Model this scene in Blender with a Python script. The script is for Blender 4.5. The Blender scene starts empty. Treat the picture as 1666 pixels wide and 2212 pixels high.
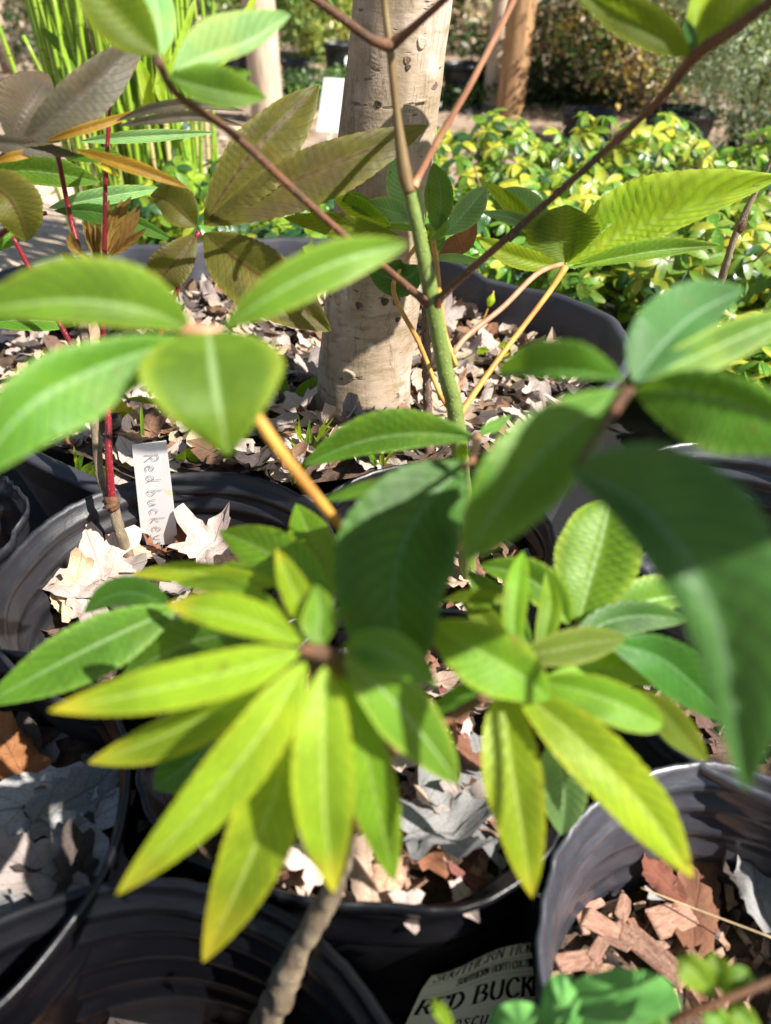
import bpy, math, random
import numpy as np
from mathutils import Vector, noise, Matrix

# ------------------------------------------------------------------ camera, light, exposure
SC = bpy.context.scene
F, CX, CY, PITCH, CZ = 1600.0, 833.0, 1106.0, math.radians(38), 0.78
cam = bpy.data.cameras.new('camera'); cam_o = bpy.data.objects.new('camera', cam)
SC.collection.objects.link(cam_o); SC.camera = cam_o
cam.sensor_fit = 'VERTICAL'; cam.sensor_height = 36.0; cam.lens = 36.0 * F / 2212.0
cam.clip_start = 0.02; cam.clip_end = 200
cam_o.location = (0, 0, CZ); cam_o.rotation_euler = (math.radians(90) - PITCH, 0, 0)
cam.dof.use_dof = True; cam.dof.focus_distance = 0.82; cam.dof.aperture_fstop = 4.1
SUN_AZ, SUN_EL = math.radians(-27), math.radians(47)      # direction to the sun: right and a little behind the camera
sun_dir = Vector((math.cos(SUN_AZ) * math.cos(SUN_EL), math.sin(SUN_AZ) * math.cos(SUN_EL), math.sin(SUN_EL)))
w = bpy.data.worlds.new('World'); SC.world = w; w.use_nodes = True
nt = w.node_tree; sky = nt.nodes.new('ShaderNodeTexSky'); sky.sky_type = 'NISHITA'; sky.sun_disc = False
sky.sun_elevation = SUN_EL; sky.sun_rotation = math.pi / 2 - SUN_AZ
nt.links.new(sky.outputs[0], nt.nodes['Background'].inputs[0]); nt.nodes['Background'].inputs[1].default_value = 0.05
sl = bpy.data.lights.new('sun', 'SUN'); sl.energy = 5.0; sl.angle = math.radians(0.53); sl.color = (1, .95, .87)
so = bpy.data.objects.new('sun', sl); SC.collection.objects.link(so)
so.rotation_euler = sun_dir.to_track_quat('Z', 'Y').to_euler()
SC.view_settings.view_transform = 'Standard'; SC.view_settings.look = 'None'
SC.view_settings.exposure = 1.3; SC.view_settings.gamma = 1
SC.view_settings.use_curve_mapping = False
SC.cycles.max_bounces = 8; SC.cycles.transmission_bounces = 4
SC.cycles.sample_clamp_indirect = 4

R = random.Random(7)
COL = SC.collection
FW = Vector((0, math.cos(PITCH), -math.sin(PITCH))); UP = Vector((0, math.sin(PITCH), math.cos(PITCH))); RT = Vector((1, 0, 0))
CAM = Vector((0, 0, CZ))
def P(x, y, d): return CAM + RT * ((x - CX) / F * d) + UP * ((CY - y) / F * d) + FW * d
def G(x, y, z):                                            # point of height z seen at that place
    v = RT * ((x - CX) / F) + UP * ((CY - y) / F) + FW
    return CAM + v * ((z - CZ) / v.z)
def depth(p): return (Vector(p) - CAM).dot(FW)

# ------------------------------------------------------------------ materials
class N:
    def __init__(s, name):
        s.m = bpy.data.materials.new(name); s.m.use_nodes = True; s.t = s.m.node_tree; s.n = s.t.nodes; s.n.clear()
        s.out = s.n.new('ShaderNodeOutputMaterial')
    def add(s, typ, **kw):
        x = s.n.new(typ)
        for k, v in kw.items():
            if k.startswith('i_'): s.put(x.inputs[k[2:].replace('_', ' ')], v)
            else: setattr(x, k, v)
        return x
    def put(s, sock, v):
        if isinstance(v, bpy.types.NodeSocket): s.t.links.new(v, sock)
        else: sock.default_value = v
    def math(s, op, a, b=None, c=None):
        x = s.n.new('ShaderNodeMath'); x.operation = op
        for i, v in enumerate((a, b, c)):
            if v is not None: s.put(x.inputs[i], v)
        return x.outputs[0]
    def mix(s, f, a, b, mode='MIX'):
        x = s.n.new('ShaderNodeMix'); x.data_type = 'RGBA'; x.blend_type = mode
        s.put(x.inputs[0], f); s.put(x.inputs[6], c4(a)); s.put(x.inputs[7], c4(b)); return x.outputs[2]
    def smooth(s, v, a, b, lo=0., hi=1.):
        x = s.n.new('ShaderNodeMapRange'); x.interpolation_type = 'SMOOTHSTEP'
        for i, q in enumerate((v, a, b, lo, hi)): s.put(x.inputs[i], q)
        return x.outputs[0]
    def noise(s, scale, detail=4, rough=.55, vec=None, dist=0., out=0):
        x = s.n.new('ShaderNodeTexNoise'); x.inputs['Scale'].default_value = scale; x.inputs['Detail'].default_value = detail
        x.inputs['Roughness'].default_value = rough; x.inputs['Distortion'].default_value = dist
        if vec is not None: s.put(x.inputs['Vector'], vec)
        return x.outputs[out]
    def coord(s, k='Object'): return s.add('ShaderNodeTexCoord').outputs[k]
    def rand(s): return s.add('ShaderNodeObjectInfo').outputs['Random']
    def bump(s, h, st, dist=.01):
        x = s.n.new('ShaderNodeBump'); x.inputs['Strength'].default_value = st; x.inputs['Distance'].default_value = dist
        s.put(x.inputs['Height'], h); return x.outputs[0]
    def bsdf(s, col, rough=.5, spec=.5, normal=None, **kw):
        x = s.n.new('ShaderNodeBsdfPrincipled'); s.put(x.inputs['Base Color'], c4(col)); s.put(x.inputs['Roughness'], rough)
        s.put(x.inputs['Specular IOR Level'], spec)
        if normal is not None: s.put(x.inputs['Normal'], normal)
        for k, v in kw.items(): s.put(x.inputs[k.replace('_', ' ')], v)
        return x.outputs[0]
    def done(s, sh): s.t.links.new(sh, s.out.inputs[0]); return s.m
def c4(c): return c if isinstance(c, bpy.types.NodeSocket) else (tuple(c) + (1,) if len(c) == 3 else c)

NV = 13
def leafmat(name, base, trans, vein, edge=None, tip=None, rough=.48, tmix=.45, spec=.22, vfac=.4, hue=.02, blotch=None, vein_n=NV, under=None, strip=.45):
    n = N(name); uv = n.add('ShaderNodeSeparateXYZ', i_Vector=n.coord('UV')); u, vv = uv.outputs[0], uv.outputs[1]
    v = n.math('ABSOLUTE', n.math('MULTIPLY_ADD', vv, 2., -1.))
    oc = n.coord('Object')
    wob = n.math('MULTIPLY', n.noise(60, 2, vec=oc), .04)
    t = n.math('MULTIPLY', n.math('ADD', n.math('MULTIPLY_ADD', v, -.2, u), wob), float(vein_n))
    pp = n.math('PINGPONG', t, .5)
    vm = n.smooth(pp, 0., .16, 1., 0.)
    mr = n.smooth(v, .015, .085, 1., 0.)
    cell = n.noise(420, 3, vec=oc)
    rnd = n.rand()
    n1 = n.noise(22, 4, vec=oc)
    col = n.mix(n.smooth(n1, .35, .7), tuple(c * 1.12 for c in base), tuple(c * .5 for c in base))
    col = n.mix(n.math('MULTIPLY', n.smooth(cell, .4, .65), .18), col, tuple(min(1, c * 1.5) for c in base))
    col = n.mix(n.math('MULTIPLY', n.smooth(pp, .05, .4, 1., 0.), strip), col, tuple(c * .45 for c in base)); col = n.mix(n.math('MULTIPLY', n.smooth(pp, 0., .06, 1., 0.), vfac), col, vein)
    col = n.mix(n.math('MULTIPLY', mr, .85), col, vein)
    tc = n.mix(n.math('MULTIPLY', vm, min(.7, strip * 1.6)), trans, tuple(c * .55 for c in trans))
    tc = n.mix(n.math('MULTIPLY', mr, .6), tc, tuple(c * .5 for c in trans))
    if edge:
        e = n.math('MULTIPLY', n.smooth(n.math('ADD', v, n.math('MULTIPLY', n1, .3)), .86, 1.2), .6)
        col = n.mix(e, col, edge); tc = n.mix(e, tc, tuple(min(1, c * 1.4) for c in edge))
    if tip:
        e = n.math('MULTIPLY', n.smooth(n.math('ADD', u, n.math('MULTIPLY', n1, .35)), .93, 1.22), .8)
        col = n.mix(e, col, tip); tc = n.mix(e, tc, tuple(min(1, c * 1.4) for c in tip))
    if blotch:
        b = n.smooth(n.noise(9, 5, .6, vec=oc), .5, .62)
        col = n.mix(n.math('MULTIPLY', b, .7), col, blotch)
    sp = n.smooth(n.noise(150, 2, .5, vec=oc), .70, .75)          # brown specks, scorched bits along the edge
    sc_ = n.math('MULTIPLY', n.smooth(n.noise(55, 4, .65, vec=oc), .60, .68), n.smooth(v, .45, .95))
    sp = n.math('MAXIMUM', sp, sc_)
    col = n.mix(n.math('MULTIPLY', sp, .6), col, (.15, .09, .02)); tc = n.mix(n.math('MULTIPLY', sp, .5), tc, (.15, .09, .02))
    yl = n.math('MULTIPLY', n.smooth(n.noise(14, 3, .6, vec=oc, dist=1.), .52, .72), .35); col = n.mix(yl, col, tuple(min(1, c * k) for c, k in zip(base, (2.0, 1.35, .9))))
    if under:
        g = n.add('ShaderNodeNewGeometry').outputs['Backfacing']
        col = n.mix(g, col, under)
    hs = n.add('ShaderNodeHueSaturation'); n.put(hs.inputs['Color'], col)
    n.put(hs.inputs['Hue'], n.math('MULTIPLY_ADD', rnd, hue, .5 - hue / 2)); n.put(hs.inputs['Value'], n.math('MULTIPLY_ADD', rnd, .3, .85))
    h = n.math('ADD', n.math('MULTIPLY', vm, -.6), n.math('MULTIPLY', cell, .6))
    bp = n.bump(h, .35, .0007)
    p = n.bsdf(hs.outputs[0], n.smooth(n1, .2, .8, rough - .06, rough + .12), spec, bp)
    tr = n.add('ShaderNodeBsdfTranslucent'); n.put(tr.inputs[0], tc); n.put(tr.inputs[1], bp)
    mx = n.add('ShaderNodeMixShader'); mx.inputs[0].default_value = tmix
    n.t.links.new(p, mx.inputs[1]); n.t.links.new(tr.outputs[0], mx.inputs[2])
    return n.done(mx.outputs[0])

M = {}
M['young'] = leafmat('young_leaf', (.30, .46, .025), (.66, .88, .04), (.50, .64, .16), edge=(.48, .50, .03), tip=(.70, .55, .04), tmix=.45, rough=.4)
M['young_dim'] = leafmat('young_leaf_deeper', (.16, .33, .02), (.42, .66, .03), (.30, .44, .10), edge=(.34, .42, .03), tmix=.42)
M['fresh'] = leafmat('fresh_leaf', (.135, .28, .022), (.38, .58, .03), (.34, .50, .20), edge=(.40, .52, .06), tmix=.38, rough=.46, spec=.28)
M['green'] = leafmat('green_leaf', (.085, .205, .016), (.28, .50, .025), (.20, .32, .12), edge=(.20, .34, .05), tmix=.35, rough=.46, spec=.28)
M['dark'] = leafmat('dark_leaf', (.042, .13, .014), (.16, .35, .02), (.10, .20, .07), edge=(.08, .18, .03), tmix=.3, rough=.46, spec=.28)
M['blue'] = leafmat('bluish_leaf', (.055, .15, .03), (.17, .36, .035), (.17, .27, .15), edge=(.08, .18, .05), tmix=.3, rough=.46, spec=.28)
M['pale'] = leafmat('pale_leaf', (.22, .42, .14), (.35, .58, .14), (.42, .58, .28), edge=(.40, .55, .12), tmix=.35, rough=.5)
M['olive'] = leafmat('olive_underside_leaf', (.13, .19, .02), (.34, .46, .02), (.17, .22, .04), edge=(.30, .36, .02), tmix=.5)
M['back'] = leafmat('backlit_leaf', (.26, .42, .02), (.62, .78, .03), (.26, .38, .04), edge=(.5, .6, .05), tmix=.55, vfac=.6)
M['purple'] = leafmat('bronze_purple_leaf', (.085, .078, .016), (.32, .34, .03), (.07, .02, .015), edge=(.20, .18, .03), tmix=.45, vfac=.35, blotch=(.07, .045, .03), hue=.03, strip=.12)
M['greyp'] = leafmat('grey_purple_leaf', (.088, .078, .055), (.16, .15, .05), (.07, .05, .05), edge=(.11, .10, .05), tmix=.35, blotch=(.09, .075, .04), strip=.1, vfac=.25)
M['orange'] = leafmat('orange_edged_leaf', (.34, .20, .03), (.75, .42, .03), (.20, .05, .02), edge=(.55, .40, .03), tmix=.5)
M['bronze'] = leafmat('bronze_bud_leaf', (.22, .13, .035), (.45, .28, .05), (.15, .08, .03), tmix=.35, vein_n=5, rough=.6)
M['yellow'] = leafmat('yellow_leaf', (.55, .46, .03), (.8, .7, .05), (.5, .45, .1), edge=(.6, .45, .03))
M['waxy'] = leafmat('round_waxy_leaf', (.055, .19, .06), (.15, .38, .07), (.16, .30, .13), edge=(.14, .30, .08), tmix=.3, vein_n=4, rough=.45)
M['hedge1'] = leafmat('hedge_leaf_yellow', (.60, .60, .06), (.72, .76, .07), (.55, .55, .1), tmix=.35, rough=.28, spec=.6, blotch=(.12, .30, .03), hue=.05)
M['hedge2'] = leafmat('hedge_leaf_green', (.12, .29, .03), (.40, .58, .05), (.2, .35, .08), tmix=.35, rough=.28, spec=.6, blotch=(.42, .50, .05), hue=.06)
M['hedge3'] = leafmat('hedge_leaf_dark', (.03, .10, .03), (.12, .28, .04), (.08, .16, .05), tmix=.3, rough=.26, spec=.6, hue=.04)

def stemmat(name, a, b, scale=60, bump=.6, speck=None, rough=.5):
    n = N(name); oc = n.coord('Object')
    mp = n.add('ShaderNodeMapping'); n.put(mp.inputs[0], oc); mp.inputs['Scale'].default_value = (1, 1, .35)
    q = n.noise(scale, 5, .6, vec=mp.outputs[0]); col = n.mix(n.smooth(q, .35, .68), a, b)
    f = n.noise(900, 3, .6, vec=oc)
    if speck:
        s_ = n.add('ShaderNodeTexVoronoi'); s_.inputs['Scale'].default_value = 420; n.put(s_.inputs['Vector'], mp.outputs[0])
        col = n.mix(n.smooth(s_.outputs[0], .12, .26, 1., 0.), col, speck)
        f = n.math('ADD', f, n.smooth(s_.outputs[0], .1, .3, 1.2, 0.))
    return n.done(n.bsdf(col, rough, .4, n.bump(n.math('ADD', n.math('MULTIPLY', q, 1.), f), bump, .0012)))
M['stem_green'] = stemmat('olive_green_stem', (.13, .19, .035), (.20, .26, .07), 45, .6, speck=(.34, .36, .16))
M['stem_brown'] = stemmat('brown_stem', (.16, .065, .03), (.07, .04, .022), 45, .8, speck=(.30, .18, .10))
M['stem_olive'] = stemmat('olive_brown_stem', (.17, .12, .045), (.15, .065, .03), 14, .2)
M['stem_grey'] = stemmat('grey_brown_bark_stem', (.26, .20, .13), (.12, .085, .055), 90, .9, speck=(.40, .34, .25), rough=.8)
M['stem_red'] = stemmat('crimson_stem', (.20, .012, .02), (.08, .006, .010), 60, .25, speck=(.34, .10, .08), rough=.35)
M['stem_pink'] = stemmat('pinkish_stem', (.48, .24, .14), (.34, .15, .08), 60, .2)
M['stem_orange'] = stemmat('orange_petiole', (.60, .33, .06), (.42, .17, .04), 40, .15)
M['stem_fuzzy'] = stemmat('rough_brown_stem', (.22, .13, .09), (.10, .06, .045), 160, 1.0, speck=(.62, .47, .34), rough=.8)

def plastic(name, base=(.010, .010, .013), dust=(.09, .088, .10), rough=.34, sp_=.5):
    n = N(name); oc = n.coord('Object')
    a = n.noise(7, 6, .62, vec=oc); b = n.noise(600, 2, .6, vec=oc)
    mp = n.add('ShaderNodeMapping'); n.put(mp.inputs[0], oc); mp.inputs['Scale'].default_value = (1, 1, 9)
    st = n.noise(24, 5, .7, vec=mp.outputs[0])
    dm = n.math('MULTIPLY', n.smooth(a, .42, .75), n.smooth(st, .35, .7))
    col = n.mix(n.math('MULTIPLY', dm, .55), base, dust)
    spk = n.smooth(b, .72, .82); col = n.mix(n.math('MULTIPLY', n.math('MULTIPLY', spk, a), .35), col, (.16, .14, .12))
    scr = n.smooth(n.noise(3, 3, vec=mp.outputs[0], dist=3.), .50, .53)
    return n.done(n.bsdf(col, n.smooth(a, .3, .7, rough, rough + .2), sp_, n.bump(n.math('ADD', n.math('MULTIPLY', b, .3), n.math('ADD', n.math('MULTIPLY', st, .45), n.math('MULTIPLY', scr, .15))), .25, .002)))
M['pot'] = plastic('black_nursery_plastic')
M['pot_shaded'] = plastic('shaded_black_plastic', (.003, .003, .0045), (.012, .012, .016), .24, .42)  # blacker copy of the pot plastic: deep shade is put into its colour
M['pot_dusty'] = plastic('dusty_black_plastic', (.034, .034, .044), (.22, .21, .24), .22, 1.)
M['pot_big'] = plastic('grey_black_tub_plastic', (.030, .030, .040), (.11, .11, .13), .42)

def drymat(name, a, b, vein, rough=.75):
    n = N(name); oc = n.coord('Object'); uv = n.add('ShaderNodeSeparateXYZ', i_Vector=n.coord('UV'))
    x = n.math('ABSOLUTE', n.math('MULTIPLY_ADD', uv.outputs[0], 2., -1.)); y = uv.outputs[1]
    wob = n.math('MULTIPLY', n.noise(40, 2, vec=oc), .05)
    t = n.math('MULTIPLY', n.math('ADD', n.math('MULTIPLY_ADD', x, -.9, y), wob), 6.)
    vm = n.math('MAXIMUM', n.smooth(n.math('PINGPONG', t, .5), 0., .05, 1., 0.), n.smooth(x, 0., .03, 1., 0.))
    rnd = n.rand(); q = n.noise(28, 6, .65, vec=oc)
    col = n.mix(n.smooth(q, .35, .68), a, b); col = n.mix(n.math('MULTIPLY', vm, .55), col, vein)
    sp = n.smooth(n.noise(220, 3, .6, vec=oc), .64, .70); col = n.mix(n.math('MULTIPLY', sp, .7), col, (.03, .02, .015))
    hs = n.add('ShaderNodeHueSaturation'); n.put(hs.inputs['Color'], col); n.put(hs.inputs['Value'], n.math('MULTIPLY_ADD', rnd, .75, .55))
    n.put(hs.inputs['Saturation'], n.math('MULTIPLY_ADD', rnd, .5, .75)); n.put(hs.inputs['Hue'], n.math('MULTIPLY_ADD', n.math('FRACT', n.math('MULTIPLY', rnd, 7.3)), .03, .485))
    h = n.math('ADD', n.math('MULTIPLY', q, 1.), n.math('ADD', n.math('MULTIPLY', vm, -.5), n.math('MULTIPLY', n.noise(300, 4, .6, vec=oc), .4)))
    bp = n.bump(h, .6, .0015); p = n.bsdf(hs.outputs[0], rough, .25, bp)
    tr = n.add('ShaderNodeBsdfTranslucent'); n.put(tr.inputs[0], hs.outputs[0]); n.put(tr.inputs[1], bp)
    mx = n.add('ShaderNodeMixShader'); mx.inputs[0].default_value = .18
    n.t.links.new(p, mx.inputs[1]); n.t.links.new(tr.outputs[0], mx.inputs[2]); return n.done(mx.outputs[0])
M['dry_tan'] = drymat('dry_leaf_tan', (.62, .47, .35), (.46, .32, .23), (.26, .16, .10))
M['dry_tan2'] = drymat('dry_leaf_dull_tan', (.50, .37, .27), (.35, .24, .17), (.17, .10, .07))
M['dry_pink2'] = drymat('dry_leaf_dull_pink', (.52, .42, .37), (.39, .30, .26), (.17, .11, .10))
M['dry_pink'] = drymat('dry_leaf_pinkish_grey', (.64, .52, .46), (.50, .39, .34), (.24, .17, .14))
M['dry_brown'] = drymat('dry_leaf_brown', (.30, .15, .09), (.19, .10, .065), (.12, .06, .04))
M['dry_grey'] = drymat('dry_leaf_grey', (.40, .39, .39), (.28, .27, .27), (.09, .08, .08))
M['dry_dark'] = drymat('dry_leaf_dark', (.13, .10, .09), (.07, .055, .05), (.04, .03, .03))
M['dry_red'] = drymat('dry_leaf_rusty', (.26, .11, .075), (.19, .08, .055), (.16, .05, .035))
def rocky(name, a, b, scale, bmp=1., rough=.9, dist=.004):
    n = N(name); oc = n.coord('Object'); q = n.noise(scale, 7, .68, vec=oc); r = n.noise(scale * 5, 4, .6, vec=oc)
    col = n.mix(n.smooth(q, .36, .64), a, b)
    hs = n.add('ShaderNodeHueSaturation'); n.put(hs.inputs['Color'], col); n.put(hs.inputs['Value'], n.math('MULTIPLY_ADD', n.rand(), .7, .65))
    return n.done(n.bsdf(hs.outputs[0], rough, .2, n.bump(n.math('ADD', q, n.math('MULTIPLY', r, .4)), bmp, dist)))
M['soil'] = rocky('dark_potting_soil', (.035, .024, .018), (.10, .065, .045), 60)
def chipmat():
    n = N('pine_bark_chip'); oc = n.coord('Object'); mp = n.add('ShaderNodeMapping'); n.put(mp.inputs[0], oc); mp.inputs['Scale'].default_value = (1, 6, 6); q = n.noise(1.6, 6, .7, vec=mp.outputs[0]); f = n.noise(9, 5, .7, vec=oc)
    col = n.mix(n.smooth(q, .35, .65), (.46, .28, .21), (.28, .15, .105)); col = n.mix(n.smooth(f, .58, .7), col, (.07, .045, .035))
    hs = n.add('ShaderNodeHueSaturation'); n.put(hs.inputs['Color'], col); n.put(hs.inputs['Value'], n.math('MULTIPLY_ADD', n.rand(), .6, .7))
    return n.done(n.bsdf(hs.outputs[0], .85, .2, n.bump(n.math('ADD', q, f), .5, .08)))
M['chip'] = chipmat()
M['bark_small'] = rocky('bark_mulch_pieces', (.50, .32, .23), (.16, .09, .06), 55, .8)
M['ground'] = rocky('mulched_ground', (.16, .11, .075), (.30, .23, .17), 9)
M['sand'] = rocky('pale_sandy_path', (.62, .49, .37), (.52, .40, .29), 14, .5)
M['white'] = None
# ------------------------------------------------------------------ mesh helpers
def mesh(name, V, Fc, uv=None, smooth=True, mats=(), mi=None):
    me = bpy.data.meshes.new(name); me.from_pydata([tuple(v) for v in V], [], [tuple(f) for f in Fc])
    for m in mats: me.materials.append(m)
    if uv is not None:
        ul = me.uv_layers.new(name='UVMap'); li = np.zeros(len(me.loops), np.int32); me.loops.foreach_get('vertex_index', li)
        ul.data.foreach_set('uv', np.asarray(uv, np.float32)[li].ravel())
    if smooth: me.polygons.foreach_set('use_smooth', [True] * len(me.polygons))
    if mi is not None: me.polygons.foreach_set('material_index', mi)
    me.update(); return me
def link(name, me, parent=None, loc=None, rot=None):
    o = bpy.data.objects.new(name, me); COL.objects.link(o)
    if parent is not None: o.parent = parent
    if loc is not None: o.location = loc
    if rot is not None: o.rotation_euler = rot
    return o
def tag(o, label, cat, group=None, kind=None):
    if label: o['label'] = label
    if cat: o['category'] = cat
    if group: o['group'] = group
    if kind: o['kind'] = kind
    return o
def thing(name, label, cat, loc=(0, 0, 0), group=None):
    o = bpy.data.objects.new(name, None); COL.objects.link(o); o.location = loc; o.empty_display_size = .02
    return tag(o, label, cat, group)
def wpart(name, me, root):                                 # part whose mesh is in world coordinates
    o = link(name, me, root); o.location = -Vector(root.location) if root.parent is None and root.type == 'EMPTY' else (0, 0, 0); return o
def catmull(pts, n):
    p = [Vector(q) for q in pts]
    if len(p) == 2: return [p[0].lerp(p[1], i / (n - 1)) for i in range(n)]
    p = [p[0] * 2 - p[1]] + p + [p[-1] * 2 - p[-2]]; out = []; k = len(p) - 3
    for i in range(n):
        t = i / (n - 1) * k; j = min(int(t), k - 1); t -= j; a, b, c, d = p[j:j + 4]
        out.append(.5 * ((2 * b) + (c - a) * t + (2 * a - 5 * b + 4 * c - d) * t * t + (3 * b - a - 3 * c + d) * t ** 3))
    return out
def interp(vals, n):
    k = len(vals) - 1; return [vals[min(int(i / (n - 1) * k), k - 1)] * (1 - (i / (n - 1) * k - min(int(i / (n - 1) * k), k - 1))) + vals[min(int(i / (n - 1) * k), k - 1) + 1] * (i / (n - 1) * k - min(int(i / (n - 1) * k), k - 1)) for i in range(n)]
def tube_data(pts, rad, n=24, seg=10, bumpy=0., seed=0):
    c = catmull(pts, n); r = interp(list(rad) if len(rad) > 1 else [rad[0]] * 2, n); V = []; Fc = []; prev = None
    for i in range(n):
        t = (c[min(i + 1, n - 1)] - c[max(i - 1, 0)]).normalized()
        a = (prev - t * prev.dot(t)).normalized() if prev is not None else t.orthogonal().normalized(); prev = a; b = t.cross(a)
        for j in range(seg):
            q = 2 * math.pi * j / seg; d = a * math.cos(q) + b * math.sin(q); rr = r[i]
            if bumpy: rr *= 1 + bumpy * noise.noise((c[i] + d * r[i]) * (1.2 / max(r[i], 1e-4)) * .6 + Vector((seed, 0, 0)))
            V.append(c[i] + d * rr)
    for i in range(n - 1):
        for j in range(seg): Fc.append((i * seg + j, i * seg + (j + 1) % seg, (i + 1) * seg + (j + 1) % seg, (i + 1) * seg + j))
    V.append(c[0]); V.append(c[-1]); k = len(V)
    for j in range(seg): Fc.append((k - 2, (j + 1) % seg, j)); Fc.append((k - 1, (n - 1) * seg + j, (n - 1) * seg + (j + 1) % seg))
    return V, Fc
def tubepx(name, pts, rpx, mat, root, n=24, seg=10, bumpy=.0, mats2=None, lab=None):
    """pts (x, y, depth) with a radius each, in pixels at that depth"""
    W = [P(*q) for q in pts]; rad = [r * q[2] / F for r, q in zip(rpx, pts)]
    V, Fc = tube_data(W, rad, n, seg, bumpy, seed=len(bpy.data.objects))
    o = wpart(name, mesh(name, V, Fc, mats=[mat]), root)
    if lab: o['label'] = lab
    return o
def merge(parts):
    V = []; Fc = []; mi = []
    for k, (v, f) in enumerate(parts):
        b = len(V); V += list(v); Fc += [tuple(i + b for i in q) for q in f]
    return V, Fc

NL = 0
def leaf(root, mat, px, d, wl, wr, kl=.35, kr=.35, m=.5, q=.9, pleat=4.2, serr=.035, n=90, name='leaflet', lab=None, curl=0., rib=True, wave=1.):
    """px: points of the midrib from base to tip; d: depth list; wl/wr: half widths left/right of the way, in pixels; kl/kr: how far the halves come towards the viewer"""
    global NL; NL += 1
    d = d if isinstance(d, (list, tuple)) else [d, d]; ds = interp(list(d), len(px)) if len(d) != len(px) else d
    c = catmull([P(a, b, z) for (a, b), z in zip(px, ds)], n); h = 5; V = []; uv = []; Fc = []
    p_ = q * m / (1 - m); norm = (m ** p_) * ((1 - m) ** q); L = sum((c[i + 1] - c[i]).length for i in range(n - 1))
    sd = NL * 3.17; cols = 2 * h + 1
    for i in range(n):
        u = i / (n - 1); t = (c[min(i + 1, n - 1)] - c[max(i - 1, 0)]).normalized(); vdir = (CAM - c[i]).normalized()
        S = vdir.cross(t).normalized(); pr = (max(u, 1e-5) ** p_) * (max(1 - u, 0) ** q) / norm
        pr = pr * .985 + .015 * (1 - u); dep = depth(c[i]) / F
        saw = 1 + serr * (((u * n / 4) % 1.0) - .5) * 2 * (1 - .5 * u)
        wob = 1.05 + .06 * noise.noise(Vector((u * 5, sd, 0)))
        for j in range(-h, h + 1):
            v = j / h; side = 1 if v > 0 else -1; W = (wl if v > 0 else wr) * dep * pr * wob; k = kl if v > 0 else kr; a = abs(v)
            if a == 1: W *= saw
            ph = abs(math.sin(math.pi * NV * (u - .2 * a)))
            Wr = max(wl, wr) * dep
            off = k * W * a * (1 - curl * a) + pleat * .055 * Wr * ph * a * (1.1 - a * a) * pr
            off += wave * .16 * Wr * noise.noise(Vector((u * 3.2, v * .8, sd))) * a + wave * .05 * L * noise.noise(Vector((u * 1.5, 7, sd))) * u
            V.append(c[i] + S * (W * v) + vdir * off); uv.append((u, v * .5 + .5))
    for i in range(n - 1):
        for j in range(cols - 1):
            a = i * cols + j; Fc.append((a, a + cols, a + cols + 1, a + 1))
    mi = [0] * len(Fc); mats = [mat]
    me = mesh(name, V, Fc, uv, True, mats)
    o = wpart(name, me, root)
    if lab: o['label'] = lab
    return o

# ------------------------------------------------------------------ ground
def grid_sheet(name, x0, x1, y0, y1, nx, ny, zf, mat, kind='structure'):
    V = [(x0 + (x1 - x0) * i / nx, y0 + (y1 - y0) * j / ny, 0) for j in range(ny + 1) for i in range(nx + 1)]
    V = [(x, y, zf(x, y)) for x, y, _ in V]
    Fc = [(j * (nx + 1) + i, j * (nx + 1) + i + 1, (j + 1) * (nx + 1) + i + 1, (j + 1) * (nx + 1) + i) for j in range(ny) for i in range(nx)]
    o = link(name, mesh(name, V, Fc, mats=[mat])); o['kind'] = kind; return o
grid_sheet('ground', -60, 60, -20, 110, 60, 60, lambda x, y: 0., M['ground'])
def pathz(x, y): return .009 + .012 * (noise.noise(Vector((x * 3, y * 3, 0))) + 1)
grid_sheet('sandy_path', -2.9, -.42, 1.35, 3.4, 60, 50, pathz, M['sand'])

n_ = N('dark_gap_sheet'); oc = n_.coord(); q = n_.noise(5, 5, .6, vec=oc)
M['gap_dark'] = n_.done(n_.bsdf(n_.mix(n_.smooth(q, .5, .75), (.012, .012, .013), (.05, .04, .03)), .7, .2, n_.bump(n_.noise(300, 2, vec=oc), .3, .002)))
grid_sheet('dark_ground_sheet', -1.1, 2.2, -.9, 2.3, 40, 40, lambda x, y: .004 + .002 * noise.noise(Vector((x * 5, y * 5, 0))), M['gap_dark'])  # near-black sheet added to darken the gaps between the pots

# ------------------------------------------------------------------ pots
def rfun(c, R0, ctl):
    """ctl: {angle in degrees: radius}; a periodic smooth radius"""
    if not ctl: return lambda a: R0
    ks = sorted(ctl); 
    def f(a):
        a = (math.degrees(a) + 180) % 360 - 180
        for i in range(len(ks)):
            k0 = ks[i]; k1 = ks[(i + 1) % len(ks)]; span = (k1 - k0) % 360 or 360; dd = (a - k0) % 360
            if dd <= span:
                t = dd / span; p1, p2 = ctl[k0], ctl[k1]; return p1 + (p2 - p1) * (t * t * (3 - 2 * t) * .5 + t * .5)
        return R0
    return f
PROF = [(.78, .0), (.80, .008), (.865, .10), (.875, .104), (.885, .10), (.925, .228), (.93, .236), (.962, .240), (.970, .252), (.955, .258), (.957, .270), (.972, .274), (.972, .280), (.963, .284), (.975, .290),
        (1.002, .292), (1.012, .298), (1.006, .303), (.988, .3035), (.976, .299), (.968, .291), (.940, .288), (.930, .282), (.952, .277), (.950, .271), (.915, .266), (.908, .260), (.934, .254), (.932, .247), (.893, .240), (.888, .233),
        (.912, .226), (.905, .217), (.876, .210), (.876, .204), (.886, .198), (.876, .190), (.860, .186), (.856, .180), (.866, .174), (.856, .166), (.74, .02), (.0, .02)]
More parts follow.
